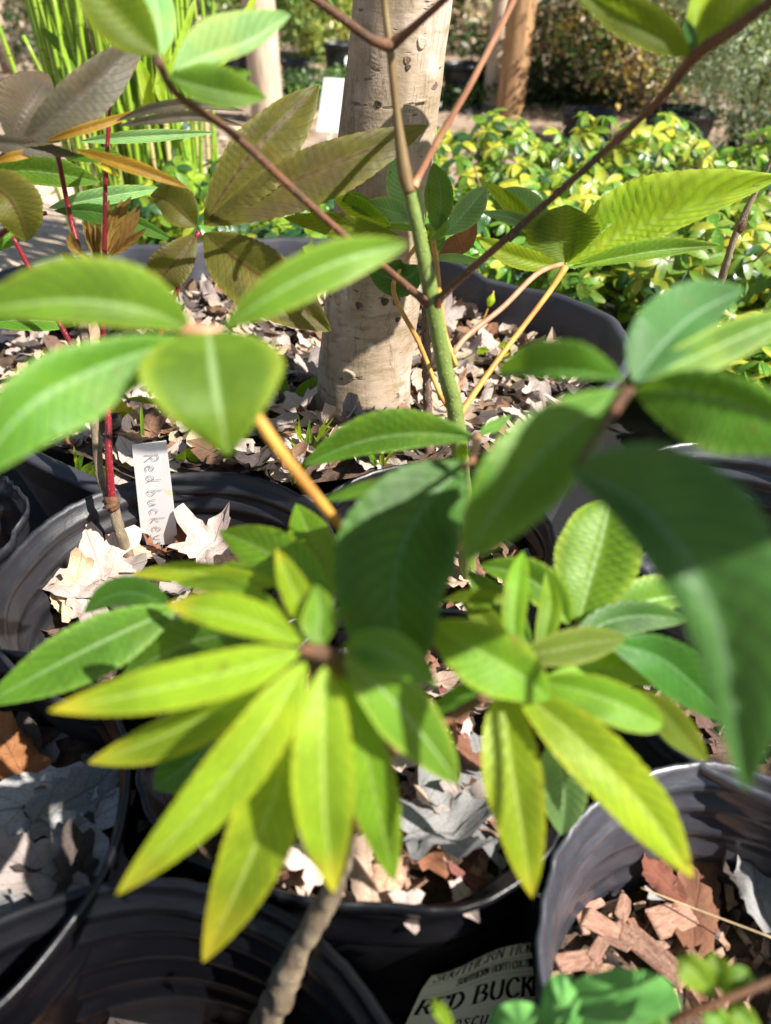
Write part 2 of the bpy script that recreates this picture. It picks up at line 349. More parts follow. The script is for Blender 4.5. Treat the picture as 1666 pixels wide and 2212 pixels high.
PROF_BIG = [(.86, .0), (.87, .01), (.955, .235), (.96, .24), (.975, .243), (.975, .285), (.985, .29), (1.005, .295), (1.012, .302), (1.005, .309), (.985, .310), (.972, .304), (.968, .290), (.962, .285),
            (.958, .262), (.95, .255), (.84, .02), (.0, .02)]
POTS = {}
def pot(key, c, R0, ctl, label, mat, prof=PROF, zsc=1., wob=.004, seed=1, dents=(), tear=.0006, low=None):
    f = rfun(c, R0, ctl); n = 160; V = []; Fc = []
    for i in range(n):
        a = 2 * math.pi * i / n; rr = f(a)
        for k, (pr, z) in enumerate(prof):
            zz = z * zsc
            hi = min(1, z / .3)
            base = R0 if R0 else rr
            r = pr * (base * (1 - hi) + rr * hi)
            r += wob * hi * hi * noise.noise(Vector((math.cos(a) * 2.3, math.sin(a) * 2.3, seed + zz * 4)))
            dz = wob * .5 * hi ** 3 * noise.noise(Vector((math.cos(a) * 2, math.sin(a) * 2, seed + 9)))
            if zz > .284: tt = tear * noise.fractal(Vector((math.cos(a) * 16, math.sin(a) * 16, seed)), .6, 2, 4); dz += tt; r += tt * .8
            if low and zz > .1: dz -= low(a) * min(1, (zz - .1) / .1)
            for da, dw, depth_, zl, zw in dents:
                e = math.exp(-((((a - math.radians(da) + math.pi) % (2 * math.pi)) - math.pi) / math.radians(dw)) ** 2) * math.exp(-((zz - zl) / zw) ** 2)
                r -= depth_ * e; dz -= depth_ * .35 * e
            V.append((r * math.cos(a), r * math.sin(a), zz + dz))
    L = len(prof)
    for i in range(n):
        for k in range(L - 1):
            Fc.append((i * L + k, ((i + 1) % n) * L + k, ((i + 1) % n) * L + k + 1, i * L + k + 1))
    o = link('nursery_pot', mesh('nursery_pot', V, Fc, mats=[mat]), loc=(c[0], c[1], 0.001)); tag(o, label, 'pot')
    POTS[key] = (c, f, R0, zsc); return o
def soil(key, z0, mat='soil', zf=None, name='potting_soil', amp=.012, label=None):
    c, f, R0, zsc = POTS[key]; V = [(0, 0, z0)]; Fc = []; nr, na = 14, 72
    k = .80 + .14 * (z0 / (.3 * zsc))
    k = .74 + (.90 - .74) * (z0 / zsc - .02) / .19 if z0 / zsc < .212 else .90
    for r in range(1, nr + 1):
        for a in range(na):
            t = 2 * math.pi * a / na; kk = k + ((.10 * math.exp(-((((math.degrees(t) + 180) % 360 - 180) + 72) / 33) ** 4)) if key == 'big' else 0); rr = (f(t) * .6 + R0 * .4 if R0 else f(t)) * kk * 1.005 * r / nr; x, y = rr * math.cos(t), rr * math.sin(t)
            z = (zf(c[0] + x, c[1] + y) if zf else z0) + amp * noise.fractal(Vector((x * 22, y * 22, z0 * 50)), .8, 2, 4)
            V.append((x, y, z))
    V[0] = (0, 0, V[1][2])
    for a in range(na): Fc.append((0, 1 + a, 1 + (a + 1) % na))
    for r in range(nr - 1):
        for a in range(na): b = 1 + r * na; Fc.append((b + a, b + na + a, b + na + (a + 1) % na, b + (a + 1) % na))
    o = link(name, mesh(name, V, Fc, mats=[M[mat]]), loc=(c[0], c[1], 0)); return tag(o, label, 'soil', kind='stuff')
BIGC = (-.12, 1.15)
bigctl = {166: .581, 158: .542, 147: .487, 133: .39, 110: .34, 80: .31, 45: .31, 20: .315, 13: .345, 3: .424, -8: .482, -22: .507, -38: .498, -55: .47, -80: .452, -97: .462, -111: .532, -124: .525, -150: .53, -175: .57}
pot('big', BIGC, None, bigctl, 'very wide low black tub holding the tree trunk and brown leaf litter', M['pot_big'], PROF_BIG, 1.0, .004, 3, low=lambda a: .055 * math.exp(-((((math.degrees(a) + 180) % 360 - 180) + 72) / 33) ** 4))
def bigz(x, y): return .285 - .055 * max(0, min(1, (y - .74) / .22))
soil('big', .23, zf=bigz, label='brown soil under the litter around the tree trunk')
pot('label', (-.203, .521), .162, None, 'black pot with the handwritten white plant tag standing inside', M['pot'], seed=11)
pot('bl', (-.149, .043), .186, None, 'deep shaded black pot at the bottom left with ribbed rim and thick stem', M['pot_shaded'], zsc=1., seed=21)
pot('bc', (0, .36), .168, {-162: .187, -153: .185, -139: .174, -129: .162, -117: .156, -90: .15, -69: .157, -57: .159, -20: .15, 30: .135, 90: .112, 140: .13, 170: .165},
    'dented black pot with a printed cream sticker on its front', M['pot_shaded'], seed=31, tear=.0015, dents=[(-62, 14, .012, .27, .02), (-100, 10, .005, .262, .02)])
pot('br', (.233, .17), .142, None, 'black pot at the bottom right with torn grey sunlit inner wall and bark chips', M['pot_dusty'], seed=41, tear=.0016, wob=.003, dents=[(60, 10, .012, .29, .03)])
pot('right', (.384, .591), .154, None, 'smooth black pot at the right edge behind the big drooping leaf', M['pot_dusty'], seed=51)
pot('lm', (-.335, .265), .156, None, 'black pot at the left edge filled with grey dead leaves', M['pot_shaded'], seed=61)
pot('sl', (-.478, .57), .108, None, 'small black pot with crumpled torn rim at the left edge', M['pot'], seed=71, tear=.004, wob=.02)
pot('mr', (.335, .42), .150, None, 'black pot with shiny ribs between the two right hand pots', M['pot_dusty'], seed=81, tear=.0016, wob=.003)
pot('m', (.045, .575), .125, None, 'black pot hidden under the leaves in the middle, below the green stem', M['pot_shaded'], seed=91)
for k, z, lb in (('label', .215, 'soil in the pot with the white tag'), ('bl', .12, 'soil deep inside the bottom left pot'), ('bc', .245, 'soil in the pot with the printed sticker'), ('br', .165, 'soil with bark in the bottom right pot'),
              ('right', .19, 'soil in the shaded pot at the right edge'), ('lm', .225, 'soil under grey leaves in the left edge pot'), ('sl', .19, 'soil in the small crumpled pot'), ('mr', .21, 'soil in the ribbed right hand pot'), ('m', .235, 'soil in the middle pot under the leaves')):
    soil(k, z, label=lb)

# ------------------------------------------------------------------ dry leaves and bark
def dry_template(kind, seed, curl=.5):
    rr = random.Random(seed); na = 40; nr = 4; V = [(0, 0, 0)]; uv = [(.5, .45)]; Fc = []
    def rad(t):
        if kind == 'star':  r = .46 + .54 * abs(math.cos(2.5 * (t - math.pi / 2))) ** 1.8 * (1 if math.sin(t) > -.75 else .35); r *= 1 + .10 * math.sin(t * 17 + seed)
        elif kind == 'oak': x = (t - math.pi / 2); r = .42 / math.sqrt((math.cos(x) * .42) ** 2 + math.sin(x) ** 2 * 1.0 + 1e-6); r = min(r, 1.0); r *= 1 - .28 * (.5 + .5 * math.cos(9 * t + seed))
        else: x = (t - math.pi / 2); r = .46 / math.sqrt((math.cos(x) * .46) ** 2 + math.sin(x) ** 2 + 1e-6); r *= 1 + .05 * math.sin(13 * t + seed)
        return r
    bx, by = rr.uniform(-.9, .9) * curl, rr.uniform(.3, 1) * curl
    for k in range(1, nr + 1):
        for a in range(na):
            t = 2 * math.pi * a / na; r = rad(t) * k / nr; x, y = r * math.cos(t), r * math.sin(t)
            z = bx * x * x + by * y * y * .5 + .30 * curl * noise.noise(Vector((x * 2.2, y * 2.2, seed))) + .12 * noise.noise(Vector((x * 6, y * 6, seed + 3))) * (k / nr) + .25 * abs(x) * curl
            V.append((x, y, z)); uv.append((x * .5 + .5, y * .5 + .5))
    for a in range(na): Fc.append((0, 1 + a, 1 + (a + 1) % na))
    for k in range(nr - 1):
        for a in range(na): b = 1 + k * na; Fc.append((b + a, b + na + a, b + na + (a + 1) % na, b + (a + 1) % na))
    V.append((0, -1.25 if kind != 'star' else -.9, .05)); uv.append((.5, 0)); k = len(V) - 1; ia = 1 + (nr - 2) * na + 30
    Fc.append((ia, ia + 1, k))
    return V, Fc, uv
TMPL = {}
def dry_mesh(kind, var, mat):
    key = (kind, var, mat)
    if key not in TMPL:
        V, Fc, uv = dry_template(kind, var * 5 + {'star': 1, 'oak': 2, 'oval': 3}[kind], [.55, .9, 1.3, .75][var % 4])
        TMPL[key] = mesh('dry_leaf', V, Fc, uv, True, [M[mat]])
    return TMPL[key]
def dry(loc, size, rot, kind, var, mat, label, group=None):
    o = link('dry_leaf', dry_mesh(kind, var, mat), loc=loc, rot=rot); o.scale = (size, size, size)
    return tag(o, label, 'dry leaf', group)
def chip_mesh(seed, mat):
    rr = random.Random(seed); V = []; el = rr.uniform(.28, .62); h = rr.uniform(.05, .13); base = [(-1, -1), (.1, -1.1), (1, -1), (1.1, .1), (1, 1), (-1, 1)]
    base = [(x + rr.uniform(-.25, .25), (y + rr.uniform(-.25, .25)) * el) for x, y in base]
    for z in (-h, h):
        for x, y in base: V.append((x * (1 - .08 * (z > 0)), y * (1 - .1 * (z > 0)), z + rr.uniform(-.08, .08)))
    Fc = [tuple(range(5, -1, -1)), tuple(range(6, 12))] + [(k, (k + 1) % 6, 6 + (k + 1) % 6, 6 + k) for k in range(6)]
    return mesh('bark_chip', V, Fc, None, False, [M[mat]])
CHIPS = [chip_mesh(s, 'chip') for s in range(6)]
def chip(loc, size, rot, k, label, group=None):
    o = link('bark_chip', CHIPS[k % 6], loc=loc, rot=rot); o.scale = (size, size, size); tag(o, label, 'bark chip', group)
    b = o.modifiers.new('bevel', 'BEVEL'); b.width = .06; b.segments = 1; return o

def rad3(a, b, c): return (math.radians(a), math.radians(b), math.radians(c))
# single dead leaves one can point to
HERO = [
 (145, 1185, .252, .056, (18, -20, 20), 'star', 0, 'dry_pink', 'large pinkish star-shaped dry leaf left of the grey stem in the tagged pot'),
 (215, 1255, .243, .056, (6, 4, -75), 'oval', 0, 'dry_pink', 'broad flat oval dry leaf lying in front of the star-shaped dry leaf'),
 (95, 1250, .24, .042, (45, 20, 10), 'oak', 2, 'dry_tan', 'tan curled dry leaf standing against the left wall of the tagged pot'),
 (118, 1300, .232, .022, (60, 10, 60), 'oval', 2, 'dry_tan', 'small yellowish rolled dry leaf at the front left of the tagged pot'),
 (190, 1300, .236, .050, (10, 0, 30), 'oak', 1, 'dry_pink', 'pale dry leaf under the broad oval leaf, half hidden by the green leaf'),
 (265, 1175, .235, .030, (35, 0, 100), 'oval', 3, 'dry_tan', 'golden brown folded dry leaf behind the grey stem in the tagged pot'),
 (450, 1185, .236, .046, (22, 10, -30), 'star', 1, 'dry_pink', 'whitish dry leaf with curled edge right of the white tag'),
 (345, 1195, .228, .026, (20, 30, 80), 'oak', 2, 'dry_brown', 'dark brown crumpled dry leaf at the foot of the white tag'),
 (395, 1180, .228, .022, (30, 10, 20), 'oak', 1, 'dry_red', 'small rusty dry leaf beside the foot of the white tag'),
 (400, 1275, .232, .044, (8, 12, 140), 'oak', 0, 'dry_pink', 'pale dry leaf showing behind the yellow leaflets in the tagged pot'),
 (985, 1885, .272, .052, (-4, -14, -72), 'star', 1, 'dry_grey', 'big flat grey lobed dry leaf with dark veins by the dented rim'),
 (1000, 1625, .285, .028, (50, 15, 85), 'oval', 1, 'dry_red', 'rusty brown leathery dry leaf at the back of the sticker pot'),
 (905, 1840, .262, .026, (30, -20, 50), 'oak', 2, 'dry_brown', 'brown curled dry leaf left of the big grey lobed one'),
 (940, 1745, .268, .030, (40, 10, 120), 'oak', 3, 'dry_tan', 'orange tan curled dry leaf in the middle of the sticker pot'),
 (1000, 1750, .27, .026, (35, -25, 20), 'star', 2, 'dry_pink', 'pinkish crumpled dry leaf right of the orange tan one'),
 (960, 1680, .27, .022, (25, 20, 70), 'oval', 2, 'dry_brown', 'small dark dry leaf near the rusty leathery one'),
 (790, 1930, .265, .030, (50, 0, 10), 'oval', 1, 'dry_tan', 'upright orange tan dry leaf right of the thick stem at the front rim'),
 (840, 1945, .262, .026, (55, 15, -15), 'oval', 3, 'dry_tan', 'second upright tan dry leaf along the front rim, cut by the green tip'),
 (660, 1900, .262, .034, (15, 15, 35), 'star', 3, 'dry_pink', 'bleached dry leaf between the two hanging leaflet tips'),
 (870, 1660, .268, .026, (30, 10, 160), 'star', 1, 'dry_pink', 'whitish dry leaf just right of the dark stem in the sticker pot'),
 (1210, 1840, .262, .05, (12, 30, 10), 'oval', 0, 'dry_grey', 'speckled grey dry leaf leaning on the right wall of the sticker pot'),
 (480, 1850, .25, .03, (20, 0, 10), 'oak', 1, 'dry_tan', 'dry leaf at the left end of the sticker pot between two leaflets'),
 (60, 1750, .245, .060, (5, -10, 110), 'oval', 0, 'dry_grey', 'long blue grey dry leaf across the left edge pot'),
 (180, 1720, .252, .050, (12, 14, -50), 'oak', 0, 'dry_grey', 'upper dark grey lobed dry leaf in the left edge pot'),
 (170, 1790, .245, .048, (8, 10, -65), 'star', 0, 'dry_grey', 'ragged grey dry leaf with eaten holes in the left edge pot'),
 (60, 1880, .245, .050, (20, -8, 75), 'oak', 3, 'dry_pink', 'bright cream dry leaf in the sun at the front of the left edge pot'),
 (30, 1640, .25, .040, (35, 10, 60), 'oval', 2, 'dry_brown', 'curled brown dry leaf at the back of the left edge pot'),
 (165, 1900, .24, .040, (15, 20, 20), 'oak', 2, 'dry_dark', 'dark wrinkled dry leaf by the right wall of the left edge pot'),
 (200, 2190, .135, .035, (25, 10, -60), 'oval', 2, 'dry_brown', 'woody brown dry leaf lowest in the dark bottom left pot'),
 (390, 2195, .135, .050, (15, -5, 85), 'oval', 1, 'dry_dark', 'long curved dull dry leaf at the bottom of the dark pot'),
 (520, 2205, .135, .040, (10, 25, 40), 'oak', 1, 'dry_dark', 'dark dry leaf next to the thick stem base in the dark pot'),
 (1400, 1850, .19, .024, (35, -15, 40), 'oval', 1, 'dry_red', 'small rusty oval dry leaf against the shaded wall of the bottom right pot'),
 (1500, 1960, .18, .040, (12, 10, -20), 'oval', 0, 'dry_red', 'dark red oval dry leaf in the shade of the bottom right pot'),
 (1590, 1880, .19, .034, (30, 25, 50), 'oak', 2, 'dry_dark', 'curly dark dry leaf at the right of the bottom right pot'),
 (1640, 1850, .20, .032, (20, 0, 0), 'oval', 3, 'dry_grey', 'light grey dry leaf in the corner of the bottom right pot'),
 (1460, 1930, .175, .030, (10, 20, 30), 'star', 0, 'dry_grey', 'grey white flake of dry leaf among the bark chips'),
 (1330, 1440, .24, .042, (12, 12, 60), 'oak', 0, 'dry_brown', 'purplish brown dry leaf right of the olive leaflet in the ribbed pot'),
 (1420, 1570, .24, .040, (30, 10, -40), 'oval', 2, 'dry_tan', 'folded tan dry leaf at the front left of the ribbed pot'),
 (1500, 1540, .235, .036, (20, 25, 20), 'oak', 3, 'dry_brown', 'brown lobed dry leaf in the middle of the ribbed pot'),
 (1440, 1620, .235, .034, (10, -10, 110), 'oval', 0, 'dry_brown', 'flat brown dry leaf under the torn front rim of the ribbed pot'),
 (1160, 1215, .25, .034, (15, 5, 60), 'oak', 0, 'dry_brown', 'dark plum dry leaf above the bright ovate leaf'),
 (1060, 1310, .25, .036, (10, 0, 30), 'star', 0, 'dry_pink', 'pale veined dry leaf seen through the gap in the middle'),
 (1010, 1265, .25, .030, (15, 10, 110), 'oak', 1, 'dry_tan', 'tan dry leaf in the small gap left of the pale veined one'),
 (960, 690, .27, .045, (70, 10, 20), 'star', 0, 'dry_pink', 'large lobed dry leaf standing upright behind the green stem'),
 (195, 760, .27, .045, (75, 20, 50), 'oval', 1, 'dry_tan', 'tall pointed dry leaf standing at the left side of the tree pot'),
]
for x, y, z, s, rt, kd, va, mt, lb in HERO:
    p_ = G(x, y, z) + Vector((0, 0, .004))
    for key, (c, f, R0, zsc) in POTS.items():
        dx, dy = p_.x - c[0], p_.y - c[1]; q = math.hypot(dx, dy); lim = f(math.atan2(dy, dx)) * .90 - s * (.95 if key == 'bc' else .45)
        if key != 'big' and q < f(math.atan2(dy, dx)) * 1.1 and q > lim: p_.x = c[0] + dx / q * max(lim, .01); p_.y = c[1] + dy / q * max(lim, .01); break
    dry(p_, s, rad3(*rt), kd, va, mt, lb)
def scatter(key, n, z0, smin, smax, kinds, mats, label, group, seed, zf=None, tilt=28, flt=None, lift=.016):
    c, f, R0, zsc = POTS[key]; rr = random.Random(seed); k = 0; g = 0
    while k < n and g < n * 20:
        g += 1; t = rr.uniform(-math.pi, math.pi); q = math.sqrt(rr.random()) * f(t) * .86; x = c[0] + q * math.cos(t); y = c[1] + q * math.sin(t)
        if flt and not flt(x, y): continue
        z = (zf(x, y) if zf else z0) + rr.uniform(.002, lift)
        dry((x, y, z), rr.uniform(smin, smax), rad3(rr.gauss(0, tilt), rr.gauss(0, tilt), rr.uniform(0, 360)), rr.choice(kinds), rr.randrange(4), rr.choice(mats), label, group); k += 1
def clear_trunk(x, y): return math.hypot(x + .03, y - .917) > .070
def visible_big(x, y): return clear_trunk(x, y)
scatter('big', 110, 0, .028, .046, ['star', 'oak', 'oval', 'oval', 'oak'], ['dry_tan', 'dry_tan', 'dry_pink', 'dry_pink2', 'dry_brown'], 'dry leaf in the loose litter covering the wide tree tub', 'dry leaves littering the wide tree tub', 5, bigz, 26, visible_big, .030)
def litter_mass(key, n, z0, smin, smax, mats, label, seed, zf=None, tilt=30, flt=None, lift=.02, region=None):
    """the small uncountable rest of the litter: real curled leaves, joined"""
    rr = random.Random(seed); V = []; Fc = []; uv = []; mi = []; k = 0; c, f, R0, zsc = POTS[key]; g = 0
    T = [dry_template(kd, sd, .7) for kd in ('oak', 'oval', 'star') for sd in (1, 2)]
    while k < n and g < n * 20:
        g += 1; t = rr.uniform(-math.pi, math.pi); q = math.sqrt(rr.random()) * f(t) * (.88 + (.13 * math.exp(-((math.degrees(t) + 72) / 33) ** 4) if key == 'big' else 0)); x = q * math.cos(t); y = q * math.sin(t)
        if flt and not flt(c[0] + x, c[1] + y): continue
        z = (zf(c[0] + x, c[1] + y) if zf else z0) + rr.uniform(-.002, lift); sz = rr.uniform(smin, smax); m_ = Matrix.Rotation(rr.uniform(0, 6.28), 3, 'Z') @ Matrix.Rotation(math.radians(rr.gauss(0, tilt)), 3, 'X') @ Matrix.Rotation(math.radians(rr.gauss(0, tilt)), 3, 'Y')
        v, fc, u_ = rr.choice(T); keep = [i for i in range(1 + 40 * 4 + 1)]
        b = len(V); sub = [0] + [1 + 40 * r_ + a for r_ in (1, 3) for a in range(0, 40, 2)]
        for i_ in sub: V.append(Vector((x, y, z)) + m_ @ (Vector(v[i_]) * sz)); uv.append(u_[i_])
        mm = rr.randrange(len(mats))
        for a in range(20):
            Fc.append((b, b + 1 + a, b + 1 + (a + 1) % 20)); Fc.append((b + 1 + a, b + 21 + a, b + 21 + (a + 1) % 20, b + 1 + (a + 1) % 20)); mi += [mm, mm]
        k += 1
    o = link('leaf_litter', mesh('leaf_litter', V, Fc, uv, True, [M[m] for m in mats], mi), loc=(c[0], c[1], 0)); return tag(o, label, 'leaf litter', kind='stuff')
for nm_ in list(M):
    if nm_.startswith('dry_'):
        pass
litter_mass('big', 1300, 0, .014, .036, ['dry_tan', 'dry_tan2', 'dry_pink', 'dry_pink2', 'dry_brown', 'dry_dark'], 'small broken litter between the dry leaves of the wide tree tub', 5, bigz, 20, visible_big, .022)
litter_mass('label', 70, .215, .012, .026, ['dry_tan2', 'dry_brown', 'dry_dark', 'dry_pink2'], 'dry scraps under the big leaves of the tagged pot', 6, tilt=20, lift=.006)
litter_mass('bc', 150, .246, .009, .022, ['dry_tan', 'dry_tan2', 'dry_pink', 'dry_brown', 'dry_red'], 'crumbled leaf litter filling the sticker pot', 8, lift=.020)
litter_mass('lm', 60, .226, .022, .042, ['dry_grey', 'dry_dark', 'dry_grey', 'dry_brown'], 'layered grey dead leaves in the left edge pot', 9, tilt=16, lift=.018)
litter_mass('mr', 90, .210, .014, .032, ['dry_brown', 'dry_pink2', 'dry_dark', 'dry_tan2'], 'dry leaf litter in the ribbed right hand pot', 10, lift=.02)
litter_mass('m', 90, .235, .014, .026, ['dry_tan', 'dry_brown', 'dry_pink', 'dry_pink2'], 'litter in the middle pot glimpsed between green leaves', 12)
litter_mass('right', 50, .19, .014, .03, ['dry_dark', 'dry_grey', 'dry_tan2'], 'litter in the shaded pot at the right edge', 13, lift=.01)
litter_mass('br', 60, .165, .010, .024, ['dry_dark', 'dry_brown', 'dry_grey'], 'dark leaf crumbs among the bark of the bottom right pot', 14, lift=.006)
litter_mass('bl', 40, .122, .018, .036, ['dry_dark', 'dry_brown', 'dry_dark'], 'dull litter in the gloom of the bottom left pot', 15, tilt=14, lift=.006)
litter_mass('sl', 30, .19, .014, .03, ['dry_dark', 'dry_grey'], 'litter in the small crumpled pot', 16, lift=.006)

# bark chips: the ones that show by themselves, then the loose rest of the pot
CH = [(1228, 1948, .015, (0, 10, 40), 'thin dark bark strip against the sunlit grey wall'), (1255, 1990, .012, (20, 0, 100), 'squarish brown bark chip left of the reddish one'), (1300, 2000, .013, (5, 15, -25), 'smooth reddish brown bark chip in the sun'),
      (1345, 1962, .014, (10, 20, 60), 'orange bark chip half in the shade of the pot wall'), (1400, 2050, .027, (6, -8, -52), 'largest pale pinkish bark slab in the bottom right pot'), (1240, 2078, .016, (5, 5, 10), 'cream split bark chip at the lower left of the pot'),
      (1450, 1985, .018, (10, 10, 20), 'grey bark slab right of the largest one'), (1380, 2125, .016, (0, 20, 110), 'bark chip just above the round waxy leaf'), (1290, 2052, .009, (0, 0, 50), 'small dark bark crumb between the chips'),
      (1330, 2040, .011, (20, 10, 150), 'short bark chip touching the upper end of the largest slab'), (1275, 1960, .010, (30, 0, 20), 'small grey bark chip behind the squarish one'), (1500, 2075, .016, (0, 15, 75), 'bark chip right of the largest slab near the weed')]
for i, (x, y, s, rt, lb) in enumerate(CH): chip(G(x, y, .182) + Vector((0, 0, .002)), s, rad3(*rt), i, lb)
def chip_mass(c, n, rad_, z, smin, smax, seed, label):
    rr = random.Random(seed); V = []; Fc = []
    for i in range(n):
        t = rr.uniform(0, 6.28); q = math.sqrt(rr.random()) * rad_; m_ = Matrix.Rotation(rr.uniform(0, 6.28), 3, 'Z') @ Matrix.Rotation(rr.gauss(0, .4), 3, 'X') @ Matrix.Rotation(rr.gauss(0, .4), 3, 'Y'); sz = rr.uniform(smin, smax); b = len(V); me = CHIPS[i % 6]
        for v in me.vertices: V.append(Vector((q * math.cos(t), q * math.sin(t), z + rr.random() * .001 + (i % 5) * .002)) + m_ @ (v.co * sz))
        for p in me.polygons: Fc.append(tuple(b + k for k in p.vertices))
    tag(link('bark_mulch', mesh('bark_mulch', V, Fc, smooth=False, mats=[M['bark_small']]), loc=(c[0], c[1], 0)), label, 'bark mulch', kind='stuff')
chip_mass((.233, .17), 240, .118, .166, .004, .010, 77, 'small bark mulch covering the bottom right pot'); chip_mass((0, .35), 60, .11, .25, .006, .015, 78, 'reddish bark pieces mixed into the litter of the sticker pot')

# ------------------------------------------------------------------ tree in the tub
def barkmat():
    n = N('smooth_pale_bark'); oc = n.coord('Object'); mp = n.add('ShaderNodeMapping'); n.put(mp.inputs[0], oc); mp.inputs['Scale'].default_value = (1, 1, 3.2)
    a = n.noise(7, 6, .6, vec=oc); b = n.noise(30, 6, .65, vec=mp.outputs[0]); f = n.noise(260, 4, .6, vec=oc)
    col = n.mix(n.smooth(a, .35, .65), (.56, .44, .36), (.30, .22, .14)); col = n.mix(n.math('MULTIPLY', n.smooth(b, .48, .66), .65), col, (.20, .16, .085))
    sp = n.smooth(n.noise(38, 2, .5, vec=mp.outputs[0]), .66, .71); col = n.mix(n.math('MULTIPLY', sp, .75), col, (.08, .06, .045))
    pl = n.smooth(n.noise(17, 4, .6, vec=oc), .62, .70); col = n.mix(n.math('MULTIPLY', pl, .6), col, (.62, .58, .52))
    m2 = n.add('ShaderNodeMapping'); n.put(m2.inputs[0], oc); m2.inputs['Scale'].default_value = (1, 1, .12)
    col = n.mix(n.math('MULTIPLY', n.smooth(n.noise(34, 5, .65, vec=m2.outputs[0]), .52, .66), .45), col, (.17, .13, .08))
    zz = n.add('ShaderNodeSeparateXYZ', i_Vector=oc).outputs[2]; dirt = n.smooth(n.math('ADD', zz, n.math('MULTIPLY', n.noise(40, 4, .6, vec=oc), .05)), .275, .33, 1., 0.)
    col = n.mix(n.math('MULTIPLY', dirt, .6), col, (.13, .09, .06))
    ck = n.smooth(n.noise(11, 6, .7, vec=m2.outputs[0], dist=2.), .492, .508); ck = n.math('MULTIPLY', n.math('MULTIPLY', ck, n.math('SUBTRACT', 1., ck)), 2.2); col = n.mix(ck, col, (.07, .05, .035))
    wv = n.smooth(n.noise(5, 3, .6, vec=oc), .62, .66)
    rid = n.add('ShaderNodeTexWave'); rid.bands_direction = 'Z'; rid.inputs['Scale'].default_value = 60; rid.inputs['Distortion'].default_value = 12; rid.inputs['Detail'].default_value = 4; n.put(rid.inputs['Vector'], oc)
    h = n.math('ADD', n.math('ADD', n.math('MULTIPLY', b, .5), n.math('MULTIPLY', f, .25)), n.math('MULTIPLY', n.math('MULTIPLY', rid.outputs[1], wv), .12))
    h = n.math('SUBTRACT', h, n.math('MULTIPLY', sp, .5))
    return n.done(n.bsdf(col, .8, .25, n.bump(h, .6, .003)))
M['bark'] = barkmat()
tr = thing('tree', 'smooth pale trunked tree growing in the wide black tub', 'tree', (-.032, .917, .22))
cr = [Vector((-.032, .917, .20)), Vector((-.03, .917, .30)), Vector((-.012, .917, .45)), Vector((.0, .917, .58)), Vector((.018, .917, .727)), Vector((.05, .92, 1.05)), Vector((.06, .93, 1.6)), Vector((.03, .96, 2.3))]
V, Fc = tube_data(cr, [.070, .064, .058, .054, .051, .047, .042, .034], 130, 48)
V2 = []
for v in V:
    k = 1; r = .0015 * noise.noise(Vector(v) * 26) + .003 * noise.noise(Vector(v) * 8)
    ax = Vector((-.03 + .1 * (v.z - .2) * .9, .917, v.z)); d = (v - ax); d.z = 0; d = d.normalized() if d.length > 1e-5 else d
    t = math.atan2(d.y, d.x); flare = .008 * max(0, 1 - (v.z - .2) / .09) ** 2 * (.5 + .5 * math.sin(t * 5))
    V2.append(v + d * (r + flare))
trunk = wpart('trunk', mesh('trunk', V2, Fc, mats=[M['bark']]), tr)
def lathe_knot(loc, nrm, r, parent, mat, name):
    a = nrm.orthogonal().normalized(); b = nrm.cross(a); V = []; Fc = []; prof = [(1.2, -.35), (1.0, .1), (.8, .25), (.6, .12), (.42, .2), (.2, .12), (0.01, .16)]
    for i, (pr, h) in enumerate(prof):
        for j in range(18):
            t = j / 18 * 6.2832; V.append(loc + (a * math.cos(t) + b * math.sin(t)) * r * pr * (1 + .12 * math.sin(3 * t)) + nrm * r * h)
    for i in range(len(prof) - 1):
        for j in range(18): Fc.append((i * 18 + j, i * 18 + (j + 1) % 18, (i + 1) * 18 + (j + 1) % 18, (i + 1) * 18 + j))
    o = link(name, mesh(name, V, Fc, mats=[mat]), parent); return o
def trunkpt(x, y):                                          # nearest point of the trunk's surface along that ray
    v = (RT * ((x - CX) / F) + UP * ((CY - y) / F) + FW)
    for i in range(2000):
        p = CAM + v * (.4 + i * .0005)
        cx = -.032 + (p.z - .25) * .105; rr_ = .0645 - (p.z - .25) * .029
        if math.hypot(p.x - cx, p.y - .917) < rr_ + .0005: return p, Vector((p.x - cx, p.y - .917, 0)).normalized()
    return p, Vector((0, -1, 0))
M['scar'] = rocky('dark_bark_scar', (.06, .045, .035), (.20, .15, .10), 90)
for x, y, r, nm, mt in ((912, 92, .0055, 'branch_knot', 'bark'), (818, 225, .004, 'branch_knot', 'scar'), (775, 315, .0035, 'branch_knot', 'scar'), (752, 812, .009, 'branch_knot', 'bark'), (857, 650, .005, 'bark_scar', 'scar'), (832, 652, .0045, 'bark_scar', 'scar'), (860, 690, .003, 'bark_scar', 'scar'), (775, 660, .004, 'bark_scar', 'scar'), (782, 715, .003, 'bark_scar', 'scar'), (728, 720, .003, 'bark_scar', 'scar'), (880, 130, .0035, 'bark_scar', 'scar'), (882, 145, .0025, 'bark_scar', 'scar'), (728, 816, .0045, 'bark_scar', 'scar')):
    p, nn = trunkpt(x, y); lathe_knot(p, nn, r, trunk, M[mt], nm)
for i in range(7):                                         # little peeling bark flakes on the sunny flank
    p, nn = trunkpt(R.uniform(880, 915), R.uniform(210, 290)); a = Vector((0, 0, 1)).cross(nn)
    w_ = R.uniform(.003, .007); h_ = R.uniform(.0008, .0018)
    link('bark_flake', mesh('bark_flake', [p - a * w_ , p + a * w_, p + a * w_ * .9 + Vector((0, 0, -h_)) + nn * .0012, p - a * w_ * .8 + Vector((0, 0, -h_)) + nn * .0012], [(0, 1, 2, 3)], mats=[M['bark']]), trunk)
